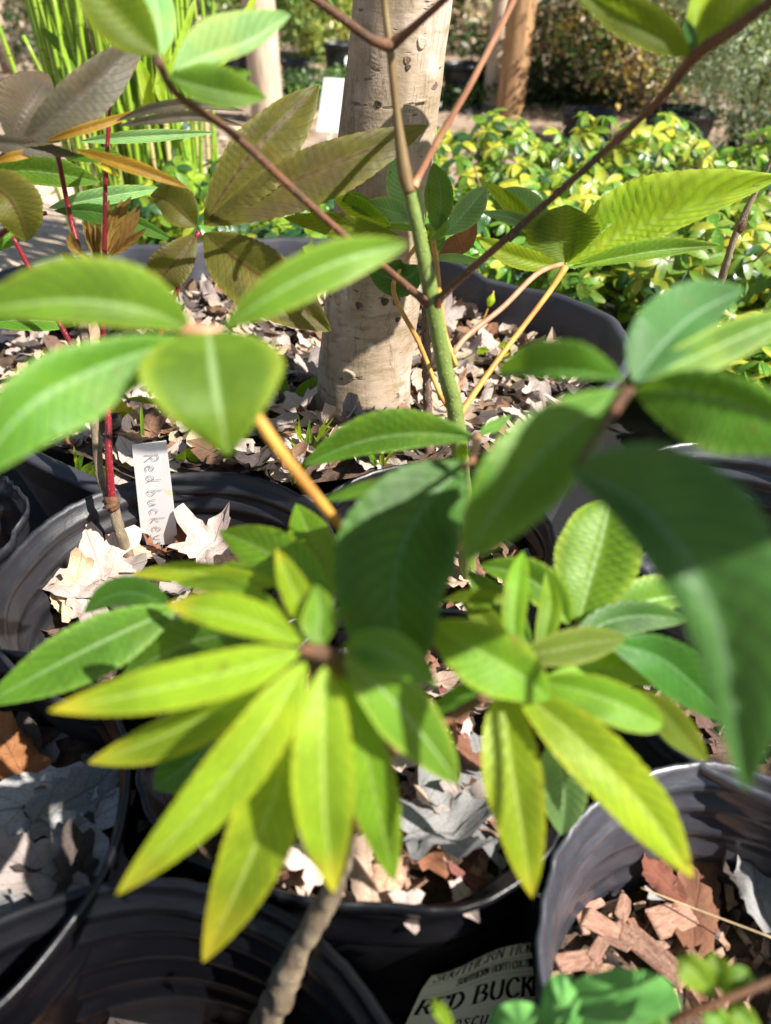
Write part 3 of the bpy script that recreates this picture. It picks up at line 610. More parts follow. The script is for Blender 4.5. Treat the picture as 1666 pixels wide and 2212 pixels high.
for (dx, dy, dz, s) in ((-.5, .3, .6, .018), (.1, .55, .65, .02), (-.25, -.05, .75, .016)):
    a = Vector((.04, .945, 2.0)); V, Fc = tube_data([a, a + Vector((dx * .5, dy * .5, dz * .7)), a + Vector((dx, dy, dz * 1.4))], [s, s * .7, s * .3], 12, 8); wpart('limb', mesh('limb', V, Fc, mats=[M['bark']]), tr)
def foliage(name, c, ext, n, size, mats, seed, root=None, shell=.35, aspect=.45, droop=0.):
    """a crown of small pointed leaf faces spread through a volume in clumps"""
    rr = np.random.default_rng(seed); nc = max(8, n // 60); cc = rr.normal(size=(nc, 3)); cc /= np.linalg.norm(cc, axis=1)[:, None]; cc *= (rr.random(nc)[:, None] ** shell)
    idx = rr.integers(0, nc, n); p = cc[idx] + rr.normal(size=(n, 3)) * .13; p = p * np.array(ext) + np.array(c); p[:, 2] = np.maximum(p[:, 2], .02)
    a = rr.normal(size=(n, 3)); a[:, 2] -= droop; a /= np.linalg.norm(a, axis=1)[:, None]; b = rr.normal(size=(n, 3)); b = np.cross(a, b); b /= np.linalg.norm(b, axis=1)[:, None]; nn = np.cross(a, b)
    s = size * rr.uniform(.6, 1.3, n)[:, None]; V = np.stack([p - a * s, p + b * s * aspect + nn * s * .12, p + a * s, p - b * s * aspect + nn * s * .12], 1).reshape(-1, 3)
    me = bpy.data.meshes.new(name); me.vertices.add(4 * n); me.vertices.foreach_set('co', V.ravel().astype(np.float32)); me.loops.add(4 * n); me.loops.foreach_set('vertex_index', np.arange(4 * n, dtype=np.int32))
    me.polygons.add(n); me.polygons.foreach_set('loop_start', np.arange(n, dtype=np.int32) * 4); me.polygons.foreach_set('loop_total', np.full(n, 4, np.int32))
    for m in mats: me.materials.append(m)
    me.polygons.foreach_set('material_index', rr.integers(0, len(mats), nc)[idx].astype(np.int32)); me.update(calc_edges=True); me.validate()
    o = link(name, me, root); 
    if root is not None: o.location = -Vector(root.location)
    return o
def folmat(name, c, t, rough=.4, spec=.5, tm=.35):
    n = N(name); g = n.add('ShaderNodeNewGeometry').outputs['Random Per Island']; hs = n.add('ShaderNodeHueSaturation'); hs.inputs['Color'].default_value = c4(c)
    n.put(hs.inputs['Value'], n.math('MULTIPLY_ADD', g, 1.1, .5)); n.put(hs.inputs['Hue'], n.math('MULTIPLY_ADD', n.math('FRACT', n.math('MULTIPLY', g, 13.)), .04, .48))
    tr_ = n.add('ShaderNodeBsdfTranslucent'); tr_.inputs[0].default_value = c4(t); mx = n.add('ShaderNodeMixShader'); mx.inputs[0].default_value = tm
    n.t.links.new(n.bsdf(hs.outputs[0], rough, spec), mx.inputs[1]); n.t.links.new(tr_.outputs[0], mx.inputs[2]); return n.done(mx.outputs[0])
fm = {k: folmat('foliage_' + k, *v) for k, v in dict(green=((.12, .23, .05), (.32, .48, .08)), dark=((.045, .085, .03), (.12, .2, .04)), yellow=((.46, .50, .10), (.6, .62, .12)), silver=((.48, .58, .40), (.34, .42, .2)), brown=((.38, .28, .16), (.34, .24, .10)), gold=((.60, .45, .14), (.66, .5, .14)), tan=((.52, .43, .31), (.38, .3, .18)), lime=((.30, .40, .12), (.45, .55, .12)), blossom=((.55, .50, .44), (.4, .35, .3))).items()}
fo = foliage('crown', (-.15, 1.15, 3.1), (.9, .8, .5), 2600, .035, [fm['green'], fm['dark']], 4, tr); fo['kind'] = 'stuff'

# ------------------------------------------------------------------ background
def woodmat(name, a, b):
    n = N(name); oc = n.coord('Object'); mp = n.add('ShaderNodeMapping'); n.put(mp.inputs[0], oc); mp.inputs['Scale'].default_value = (1, 1, .08)
    q = n.noise(55, 6, .6, vec=mp.outputs[0]); col = n.mix(n.smooth(q, .3, .7), a, b); return n.done(n.bsdf(col, .85, .2, n.bump(q, .8, .01)))
M['post_pale'] = woodmat('pale_weathered_wood', (.62, .50, .38), (.40, .30, .22)); M['post_orange'] = woodmat('orange_brown_wood', (.52, .31, .15), (.24, .14, .08))
def post(x, ybase, wpx, label, mat, lean=0., h=3.0):
    b = G(x, ybase, 0); r = wpx / 2 * depth(b) / F; n = 40; V, Fc = tube_data([Vector((0, 0, -.05)), Vector((lean * .5, 0, h * .5)), Vector((lean, 0, h))], [r * 1.1, r, r * .9], n, 20, .12, seed=x)
    o = link('wooden_post', mesh('wooden_post', V, Fc, mats=[M[mat]]), loc=b); return tag(o, label, 'post')
post(580, 262, 62, 'pale weathered wooden post behind the reeds', 'post_pale')
post(1098, 250, 54, 'orange brown wooden post right of the tree trunk', 'post_orange', .12)
o = post(1062, 235, 40, 'darker grey post just left of the orange brown post', 'post_pale', .1)
n_ = N('white_card'); M['white'] = n_.done(n_.bsdf(n_.mix(n_.smooth(n_.noise(30, 5, .6, vec=n_.coord()), .5, .8), (.82, .85, .87), (.70, .75, .76)), .45, .4))
def card(name, corners, th, mat):
    a, b, c, d = [Vector(q) for q in corners]; nn = (b - a).cross(d - a).normalized() * th; V = [a, b, c, d, a + nn, b + nn, c + nn, d + nn]
    return mesh(name, V, [(0, 1, 2, 3), (7, 6, 5, 4), (0, 4, 5, 1), (1, 5, 6, 2), (2, 6, 7, 3), (3, 7, 4, 0)], smooth=False, mats=[mat])
root = thing('plant_sign', 'blank white rectangular plastic sign standing behind the tree trunk', 'sign', G(715, 300, .30))
dd = depth(G(715, 300, .40))
wpart('sign_panel', card('sign_panel', [P(683, 284, dd), P(742, 287, dd), P(753, 170, dd * .96), P(700, 167, dd * .96)], .003, M['white']), root)
st = G(714, 290, .40); V, Fc = tube_data([st + Vector((0, .006, .02)), Vector((st.x, st.y + .01, 0))], [.003, .003], 4, 8); wpart('stake', mesh('stake', V, Fc, mats=[M['post_pale']]), root)
def bgpot(x0, x1, ytop, ybot, label, mat='pot', rimc=None, sticker=None):
    b = G((x0 + x1) / 2, ybot, 0); d = depth(b); r = (x1 - x0) / 2 * d / F
    tp = P((x0 + x1) / 2, ytop, d); h = max(.12, tp.z)
    prof = [(.8, 0), (.95, .86), (.95, .87), (1.03, .875), (1.04, .97), (1.03, 1), (.98, 1), (.96, .9), (.93, .8), (0, .8)]; V = []; Fc = []; n = 40; L = len(prof)
    for i in range(n):
        t = 6.28319 * i / n
        for pr, z in prof: V.append((r * pr * math.cos(t), r * pr * math.sin(t), h * z))
    for i in range(n):
        for k in range(L - 1): Fc.append((i * L + k, ((i + 1) % n) * L + k, ((i + 1) % n) * L + k + 1, i * L + k + 1))
    o = thing('plant_pot', label, 'pot', (b.x, b.y + r, 0)); link('pot_body', mesh('pot_body', V, Fc, mats=[M[mat]]), o)
    if sticker:
        sx, sy, sw, sh = sticker; q = []
        for (a, c) in ((-sw, -sh), (sw, -sh), (sw, sh), (-sw, sh)):
            q.append((0 + sx * r + a * r, -r * 1.03 * math.sqrt(max(0, 1 - (sx + a) ** 2)) - .004, h * sy + c * h))
        link('sticker', card('sticker', q, -.001, M['white']), o)
    return o
bgpot(700, 765, 88, 190, 'black plant pot with a small white sticker left of the tree trunk', sticker=(.62, .62, .16, .1))
bgpot(608, 668, 128, 205, 'dark pot with a dull grey rim between post and sticker pot', 'pot_big')
bgpot(440, 548, 55, 190, 'bluish black pot left of the pale post', 'pot')
bgpot(955, 1050, 135, 235, 'wide black pot with two white stickers right of the trunk', sticker=(.2, .55, .1, .08))
bgpot(140, 205, 115, 190, 'black pot behind the reed stems', 'pot')
bgpot(1215, 1330, 240, 330, 'black round pot beneath the golden brown shrub', 'pot')
bgpot(1395, 1545, 235, 372, 'big dark pot with a sunlit side under the silvery shrub', 'pot')
bgpot(1580, 1700, 255, 350, 'black pot at the far right behind the hedge', 'pot')
bgpot(860, 940, 60, 150, 'black pot hidden behind the top of the trunk', 'pot')
def shrub(name, label, x, ybase, ext, n, size, mats, seed, cat='shrub', zc=None, aspect=.45, droop=0., group=None, lift=0):
    b = G(x, ybase, 0); root = thing(name, label, cat, b, group); zc = zc if zc is not None else ext[2] * .9
    for k in range(5):
        t = k * 1.3 + seed; V, Fc = tube_data([b, b + Vector((math.cos(t) * ext[0] * .2, math.sin(t) * ext[1] * .2, zc * .6)), b + Vector((math.cos(t) * ext[0] * .5, math.sin(t) * ext[1] * .5, zc * 1.2))], [.012, .009, .003], 8, 6)
        wpart('branch', mesh('branch', V, Fc, mats=[M['stem_grey']]), root)
    f_ = foliage('foliage', (b.x, b.y, zc), ext, n, size, mats, seed, root, aspect=aspect, droop=droop); f_['kind'] = 'stuff'; return root
shrub('brown_shrub', 'golden brown small leaved shrub above the hedge', 1395, 245, (.60, .4, .46), 11440, 0.02, [fm['brown'], fm['tan'], fm['gold'], fm['tan'], fm['green'], fm['dark']], 21, zc=.52)
shrub('silvery_shrub', 'silvery green fine leaved shrub at the top right corner', 1600, 350, (.48, .40, .50), 20900, 0.0187, [fm['silver'], fm['silver'], fm['lime'], fm['dark']], 22, zc=.62, aspect=.2)
shrub('yellow_green_shrub', 'hanging yellow green shrub between post and trunk', 690, 130, (.40, .35, .62), 7480, 0.035, [fm['yellow'], fm['lime'], fm['green']], 23, zc=.55, aspect=.3, droop=1.2)
shrub('narrow_leaved_shrub', 'dark shrub with thin drooping leaves right of the orange post', 1230, 110, (.55, .4, .6), 7040, 0.0625, [fm['green'], fm['dark'], fm['lime']], 24, zc=.7, aspect=.12, droop=.6)
shrub('thin_shrub', 'thin green shrub seen just right of the trunk top', 1010, 110, (.45, .5, .6), 5720, 0.0375, [fm['green'], fm['lime'], fm['tan']], 25, zc=.6)
shrub('mixed_shrub', 'mottled pink and green shrub in the top left corner', 70, 120, (.8, .6, .6), 11440, 0.0325, [fm['tan'], fm['green'], fm['blossom'], fm['silver'], fm['dark']], 26, zc=.55)
shrub('far_shrub', 'bright bushy shrub far behind the reeds', 330, 60, (.9, .6, .7), 9240, 0.0438, [fm['green'], fm['tan'], fm['lime'], fm['blossom']], 27, zc=.6)
shrub('far_shrub', 'pale flowering shrub far back at the top right', 1420, 60, (.8, .6, .5), 9240, 0.0375, [fm['blossom'], fm['tan'], fm['green']], 28, zc=.45)
shrub('far_shrub', 'dark bushy shrub far back in the top middle', 1130, 35, (1.3, .7, 1.), 9240, 0.0625, [fm['dark'], fm['green'], fm['tan']], 29, zc=.8)
shrub('far_shrub', 'yellow leaved shrub far back behind the pale post', 560, 25, (1.2, .7, 1.), 9240, 0.0625, [fm['yellow'], fm['green'], fm['dark']], 30, zc=.8)
shrub('far_shrub', 'dense dark shrub row far behind the orange post', 1000, 20, (2.6, .6, .9), 9000, .07, [fm['dark'], fm['dark'], fm['green']], 31, zc=.6)
shrub('far_shrub', 'dense tan and green shrub row at the far left', 150, 20, (2.2, .6, .9), 9000, .06, [fm['tan'], fm['dark'], fm['green'], fm['blossom']], 32, zc=.6)
shrub('far_shrub', 'green shrub directly behind the reed clump', 260, 190, (.7, .35, .5), 5000, .03, [fm['green'], fm['dark'], fm['tan']], 33, zc=.4)
shrub('far_shrub', 'dark low shrub between hedge and brown shrub', 1300, 215, (.9, .4, .35), 5000, .03, [fm['dark'], fm['brown'], fm['dark']], 34, zc=.3)
shrub('far_shrub', 'dark low shrub behind the hedge at the far right', 1620, 190, (.7, .4, .35), 4000, .03, [fm['dark'], fm['green']], 35, zc=.3)
shrub('far_shrub', 'dark weeds below the white stickered pots', 900, 225, (.9, .3, .12), 3000, .02, [fm['dark'], fm['green']], 36, zc=.1)
def bg_tree(label, x, yb, wpx, h, seed):
    b = G(x, yb, 0); r = wpx / 2 * depth(b) / F; root = thing('tree', label, 'tree', b); V, Fc = tube_data([b, b + Vector((.05, 0, h * .5)), b + Vector((-.05, 0, h))], [r * 1.2, r, r * .7], 20, 12, .2, seed); wpart('trunk', mesh('trunk', V, Fc, mats=[M['bark']]), root)
    f_ = foliage('crown', (b.x, b.y, h + .5), (1.4, 1.2, .7), 2600, .06, [fm['green'], fm['dark']], seed, root); f_['kind'] = 'stuff'
bg_tree('slim grey trunked tree far back at the left edge', 22, 160, 26, 3.2, 41); bg_tree('slim dark trunked tree far back above the stickered pot', 733, 75, 14, 3.0, 42)
# litter on the open ground far back
def ground_litter(n, x0, x1, y0, y1, size, mats, name, label, seed):
    rr_ = np.random.default_rng(seed); p = np.stack([rr_.uniform(x0, x1, n), rr_.uniform(y0, y1, n), rr_.uniform(.008, .03, n)], 1)
    a = rr_.normal(size=(n, 3)) * [1, 1, .35]; a /= np.linalg.norm(a, axis=1)[:, None]; b = np.cross(a, [0, 0, 1] + rr_.normal(size=(n, 3)) * .4); b /= np.linalg.norm(b, axis=1)[:, None]; nn = np.cross(a, b); s = size * rr_.uniform(.5, 1.4, n)[:, None]
    V = np.stack([p - a * s, p + b * s * .5 + nn * s * .2, p + a * s, p - b * s * .5 + nn * s * .2], 1).reshape(-1, 3); me = mesh(name, V, np.arange(4 * n).reshape(-1, 4), smooth=False, mats=mats); me.polygons.foreach_set('material_index', rr_.integers(0, len(mats), n).astype(np.int32))
    return tag(link(name, me), label, None, kind='stuff')
ground_litter(9000, -5, 5, 2.3, 11, .03, [fm['tan'], fm['brown'], fm['dark'], fm['blossom']], 'leaf_litter', 'loose brown litter on the open ground behind the pots', 3)
ground_litter(500, -2.0, -.5, 1.5, 3.3, .01, [fm['tan'], fm['brown']], 'path_litter', 'sparse crumbs on the pale sandy path', 4)

# reeds
n_ = N('reed_green'); oc = n_.coord(); sx = n_.add('ShaderNodeSeparateXYZ', i_Vector=oc); z = sx.outputs[2]
nd = n_.smooth(n_.math('PINGPONG', n_.math('MULTIPLY', n_.math('ADD', z, n_.math('MULTIPLY', n_.rand(), .1)), 11.), .5), 0., .035, 1., 0.)
rc = n_.mix(n_.smooth(n_.math('ADD', n_.math('MULTIPLY', n_.rand(), .9), n_.math('MULTIPLY', z, -.2)), .62, .72), (.24, .38, .03), (.55, .46, .20)); rc = n_.mix(n_.smooth(n_.noise(20, 3, vec=oc), .5, .7), rc, (.16, .32, .03))
rc = n_.mix(n_.math('MULTIPLY', nd, .75), rc, (.05, .04, .02)); M['reed'] = n_.done(n_.bsdf(rc, .35, .5))
M['reed_tan'] = stemmat('dry_tan_reed', (.55, .42, .25), (.36, .25, .14), 30, .2)
reed = thing('reed_clump', 'clump of upright bright green jointed reeds at the upper left', 'reeds', G(250, 540, .1))
RT_ = []
for k in range(6):
    V, Fc = tube_data([Vector((0, 0, -.1)), Vector((.02 * (k - 2.5) / 2, .01, .4)), Vector((.07 * (k - 2.5) / 2, .02 * (k % 3 - 1), .95))], [.0058, .0056, .004], 16, 8); RT_.append(mesh('reed_stem', V, Fc, mats=[M['reed']]))
base = Vector(reed.location)
for i in range(150):
    x = R.uniform(190, 450) if i > 20 else R.uniform(200, 420); yb = R.uniform(505, 585)
    b = G(x, yb, .08) + Vector((0, R.uniform(-.08, .3), 0)); o = link('reed_stem', RT_[R.randrange(6)], reed, b - base + Vector((0, 0, -.05)), (R.gauss(0, .05), R.gauss(0, .04) - (.10 if x < 200 else 0), R.uniform(0, 6.28)))
    s = R.uniform(.55, 1.15); o.scale = (1, 1, s)
V, Fc = tube_data([P(372, 372, 1.9), P(400, 268, 1.8)], [.012, .012], 6, 12); o = link('grey_tube', mesh('grey_tube', V, Fc, mats=[M['white']])); tag(o, 'short pale grey plastic tube leaning beside the reeds', 'tube')
V, Fc = tube_data([P(388, 330, 1.95), Vector((P(388, 330, 1.95).x, P(388, 330, 1.95).y + .02, 0))], [.012, .012], 6, 12); b_ = mesh('tube_foot', V, Fc, mats=[M['white']]); q_ = link('tube_foot', b_, o)
# arching strap leaves among the reeds
for (pts, dd, wpx, mt) in (([(330, 200), (380, 130), (420, 0)], 1.5, 9, 'back'), ([(450, 190), (520, 60), (560, -30)], 1.6, 8, 'young'), ([(360, 235), (345, 180), (372, 60)], 1.5, 9, 'back'), ([(180, 260), (150, 130), (90, 60)], 1.7, 12, 'green'), ([(330, 260), (318, 190), (300, 130)], 1.55, 14, 'back')):
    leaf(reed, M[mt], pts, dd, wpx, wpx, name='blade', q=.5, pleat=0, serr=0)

# variegated hedge
def small_leaf(seed):
    V = []; uv = []; Fc = []; n = 6; rr_ = random.Random(seed); bend = rr_.uniform(.2, .7)
    for i in range(n):
        u = i / (n - 1); wd = .34 * (max(u, .001) ** .7) * (max(1.02 - u, 0) ** .45) * 1.5
        for v in (-1, 0, 1): V.append((wd * v, u, -bend * u * u + .12 * abs(v) * wd * 2)); uv.append((u, v * .5 + .5))
    for i in range(n - 1):
        for j in range(2): a = i * 3 + j; Fc.append((a, a + 1, a + 4, a + 3))
    return V, Fc, uv
HUV = [small_leaf(s)[2] for s in range(7)]
HL = [mesh('leaf', *small_leaf(s), True, [M[m]]) for s, m in enumerate(['hedge1', 'hedge1', 'hedge2', 'hedge2', 'hedge3', 'hedge1', 'hedge2'])]
HC = [('sunny yellow variegated shrub directly right of the trunk', .30, 1.72), ('yellow green variegated shrub behind the right rim of the tub', .62, 1.50), ('variegated shrub in front of the big dark pot', .98, 1.78), ('variegated shrub at the right edge of the picture', 1.12, 1.42),
      ('greener variegated shrub between reeds and trunk', -.34, 1.86), ('shaded variegated shrub behind the trunk', .0, 1.66), ('variegated shrub at the back of the hedge under the brown shrub', .66, 2.12), ('low variegated shrub at the right below the drooping leaf', .82, 1.16),
      ('variegated shrub at the back of the hedge beside the orange post', .28, 2.10), ('variegated shrub at the back of the hedge near the silvery shrub', 1.18, 2.12), ('dark green shrub low behind the tub left of the trunk', -.22, 1.62)]
rr = random.Random(99)
def whorl(green, top, rx, ry, zlo=.86, zhi=1.05):
    t = rr.uniform(0, 6.283); q = math.sqrt(rr.random()); x = rx * q * math.cos(t); y = ry * q * math.sin(t); z = top * (1 - .34 * q * q) * rr.uniform(zlo, zhi); sp = .12
    ax = Vector((x * 1.2 + rr.gauss(0, .15), y - .16 + rr.gauss(0, .15), .42)).normalized(); k = rr.randrange(6, 9); s = rr.uniform(.028, .048)
    qz = Vector((0, 0, 1)).rotation_difference(ax); pal = [0, 1, 2, 3, 6, 4, 2] if not green else [2, 3, 6, 4, 4, 1]; ch = rr.choice(pal); out = []
    for j in range(k):
        mm = ch if rr.random() < .55 else rr.choice(pal)
        e = qz @ (Matrix.Rotation(j / k * 6.283 + rr.gauss(0, .15), 3, 'Z') @ Matrix.Rotation(rr.uniform(-.35, .45), 3, 'X')).to_quaternion()
        out.append((Vector((x, y, z)), e, s * rr.uniform(.75, 1.15), mm))
    return out
for hi_, (lb, hx, hy) in enumerate(HC):
    green = hi_ in (4, 5, 10)
    root = thing('variegated_shrub', lb, 'shrub', (hx, hy, 0), 'variegated shrubs of the low hedge')
    top = {7: .27, 10: .30, 6: .42, 8: .42, 9: .42}.get(hi_, .385); rx, ry = (.31, .27) if hi_ not in (7, 10) else (.22, .17)
    for wv_ in range(24):
        for co, e, ss, mm in whorl(green, top, rx, ry):
            o = link('leaf', HL[mm], root, co); o.rotation_mode = 'QUATERNION'; o.rotation_quaternion = e; o.scale = (ss, ss, ss)
    V = []; Fc = []; uv = []; mi = []
    for wv_ in range(210):
        for co, e, ss, mm in whorl(green, top, rx * 1.03, ry * 1.03, .35, 1.0):
            me = HL[mm]; b = len(V); ul = HUV[mm]
            for v, u_ in zip(me.vertices, ul): V.append(co + e @ (v.co * ss)); uv.append(u_)
            for p in me.polygons: Fc.append(tuple(b + k for k in p.vertices)); mi.append(mm)
    f_ = link('inner_foliage', mesh('inner_foliage', V, Fc, uv, True, [m_.materials[0] for m_ in HL], mi), root); f_['kind'] = 'stuff'
    for j in range(6):
        t = j + hi_; V, Fc = tube_data([Vector((0, 0, 0)), Vector((math.cos(t) * rx * .3, math.sin(t) * ry * .3, top * .5)), Vector((math.cos(t) * rx * .7, math.sin(t) * ry * .7, top * .9))], [.006, .004, .002], 6, 6); link('twig', mesh('twig', V, Fc, mats=[M['stem_grey']]), root)

# ------------------------------------------------------------------ white tag with handwriting, printed sticker
tagroot = thing('plant_tag', 'white plastic plant tag with handwritten words in the black pot', 'plant tag', G(345, 1160, .22))
n_ = N('white_tag_plastic'); oc = n_.coord('Object'); tz = n_.smooth(n_.noise(45, 4, .6, vec=oc), .60, .68)
M['tag'] = n_.done(n_.bsdf(n_.mix(n_.math('MULTIPLY', tz, .6), (.82, .80, .80), (.70, .74, .30)), .4, .4))
n_ = N('faded_pencil'); M['pencil'] = n_.done(n_.bsdf((.30, .29, .29), .7, .2)); n_ = N('black_print'); M['ink'] = n_.done(n_.bsdf((.012, .012, .011), .6, .2))
TA, TB, TC, TD = P(284, 962, .80), P(359, 953, .80), P(385, 1168, .775 + .08), P(308, 1172, .775 + .08)
b0 = G(346, 1172, .225); dt = depth(b0)
TC, TD = P(385, 1175, dt), P(308, 1179, dt); dtop = dt - .108
TA, TB = P(285, 962, dtop), P(359, 953, dtop)
body = wpart('tag_strip', card('tag_strip', [TD, TC, TB, TA], -.0012, M['tag']), tagroot)
tn = ((TB - TA).cross(TD - TA)).normalized(); tn = tn if tn.dot(CAM - TA) > 0 else -tn
def tagpt(u, v): return TA.lerp(TB, u).lerp(TD.lerp(TC, u), v)
def ribbon(pts, w, nrm, wf=None):
    V = []; Fc = []
    for i, p in enumerate(pts):
        t = (pts[min(i + 1, len(pts) - 1)] - pts[max(i - 1, 0)]).normalized(); s = nrm.cross(t).normalized(); ww = w if wf is None else wf(t); V += [p - s * ww / 2, p + s * ww / 2]
    for i in range(len(pts) - 1): Fc.append((2 * i, 2 * i + 1, 2 * i + 3, 2 * i + 2))
    return V, Fc
HAND = {  # letter strokes in a box 0..1, y up
 'R': [[(.1, 0), (.15, 1)], [(.05, .95), (.5, 1.02), (.65, .8), (.5, .55), (.2, .5)], [(.3, .5), (.7, 0)]],
 'e': [[(.1, .3), (.6, .35), (.5, .6), (.25, .55), (.12, .25), (.3, .0), (.65, .1)]], 'd': [[(.6, .45), (.3, .5), (.12, .2), (.3, 0), (.6, .3)], [(.62, 1), (.6, .3), (.75, 0)]],
 'b': [[(.15, 1), (.15, 0), (.45, .02), (.62, .25), (.4, .5), (.17, .35)]], 'u': [[(.1, .5), (.15, .05), (.45, .02), (.6, .45)], [(.6, .5), (.68, 0)]], 'c': [[(.6, .45), (.3, .5), (.1, .25), (.3, .0), (.65, .08)]],
 'k': [[(.15, 1), (.15, 0)], [(.6, .55), (.2, .25), (.65, 0)]], 'y': [[(.1, .5), (.3, .1), (.55, .12)], [(.65, .5), (.4, -.35), (.15, -.4)]]}
parts = []; x = .09
for ch in 'Red buckeye':
    if ch == ' ': x += .05; continue
    wd, hh = .092, .40
    for st_ in HAND[ch]:
        q = catmull([Vector((a, b, 0)) for a, b in st_], 12)
        parts.append(ribbon([tagpt(.32 + (p.y * hh), x + p.x * wd) + tn * .0006 for p in q], .0008, tn))
    x += wd
V, Fc = merge(parts); wpart('handwriting', mesh('handwriting', V, Fc, smooth=False, mats=[M['pencil']]), body)

n_ = N('cream_sticker_paper'); M['paper'] = n_.done(n_.bsdf(n_.mix(n_.smooth(n_.noise(14, 4, vec=n_.coord()), .4, .7), (.90, .87, .60), (.84, .81, .53)), .45, .4))
def on_pot(px, py, key='bc', out=.0):
    c, f, R0, zsc = POTS[key]; v = (RT * ((px - CX) / F) + UP * ((CY - py) / F) + FW)
    for i in range(3000):
        p = CAM + v * (.25 + i * .0003); a = math.atan2(p.y - c[1], p.x - c[0]); h = max(0, min(1, p.z / .3)); rr_ = (R0 * (1 - h) + f(a) * h) * (.80 + .14 * min(1, p.z / .235)) + out
        if math.hypot(p.x - c[0], p.y - c[1]) < rr_: return p
    return p
def bil(u, v):                                             # sticker place in the picture: u along the lines, v down
    a, b, c, d = (918, 2104), (1156, 2020), (1180, 2245), (838, 2262); wv = .006 * math.sin(u * 9)
    x = (a[0] * (1 - u) + b[0] * u) * (1 - v) + (d[0] * (1 - u) + c[0] * u) * v; y = (a[1] * (1 - u) + b[1] * u) * (1 - v) + (d[1] * (1 - u) + c[1] * u) * v + 9 * math.sin(u * 7) * (1 - v * .6) * .8
    return x, y
SN = 24; SG = [[None] * (SN + 1) for _ in range(SN + 1)]
def dep_at(u, v): return depth(on_pot(*bil(u, v), out=.004))
DU = [(dep_at(.05, v), dep_at(.30, v)) for v in (0., .5, 1.)]
for i in range(SN + 1):
    for j in range(SN + 1):
        u, v = i / SN, j / SN; uu = .05 + u * .75 if (v < .12 and u < .2) else u; k = min(1, int(v * 2)); fv = v * 2 - k
        a = DU[k][0] * (1 - fv) + DU[k + 1][0] * fv; b = DU[k][1] * (1 - fv) + DU[k + 1][1] * fv; sl_ = max(-.02, min(.07, (b - a) / .25))
        SG[i][j] = P(*bil(uu, v), a - .004 + sl_ * .55 * (uu - .05) + .0012 * math.sin(u * 8))   # the loose right side peels off the wall
# smooth the patch a little so that it lies as a sheet
SGs = [[sum((SG[a][b] for a in range(max(0, i - 2), min(SN, i + 2) + 1) for b in range(max(0, j - 2), min(SN, j + 2) + 1)), Vector()) / ((min(SN, i + 2) - max(0, i - 2) + 1) * (min(SN, j + 2) - max(0, j - 2) + 1)) for j in range(SN + 1)] for i in range(SN + 1)]
def spt(u, v, off=0.):
    x, y = max(0, min(.9999, u)) * SN, max(0, min(.9999, v)) * SN; i, j = int(x), int(y); fx, fy = x - i, y - j
    a = SGs[i][j].lerp(SGs[i + 1][j], fx); b = SGs[i][j + 1].lerp(SGs[i + 1][j + 1], fx); p = a.lerp(b, fy); nn = (SGs[i + 1][j] - SGs[i][j]).cross(SGs[i][j + 1] - SGs[i][j]).normalized()
    if nn.dot(CAM - p) < 0: nn = -nn
    return p + nn * off, nn
V = [SGs[i][j] for i in range(SN + 1) for j in range(SN + 1)]; Fc = [(i * (SN + 1) + j, (i + 1) * (SN + 1) + j, (i + 1) * (SN + 1) + j + 1, i * (SN + 1) + j + 1) for i in range(SN) for j in range(SN)]
potbc = [o for o in bpy.data.objects if o.name.startswith('nursery_pot') and 'sticker' in o.get('label', '')][0]
stk = link('sticker', mesh('sticker', V, Fc, mats=[M['paper']]), potbc); stk.location = -Vector(potbc.location)
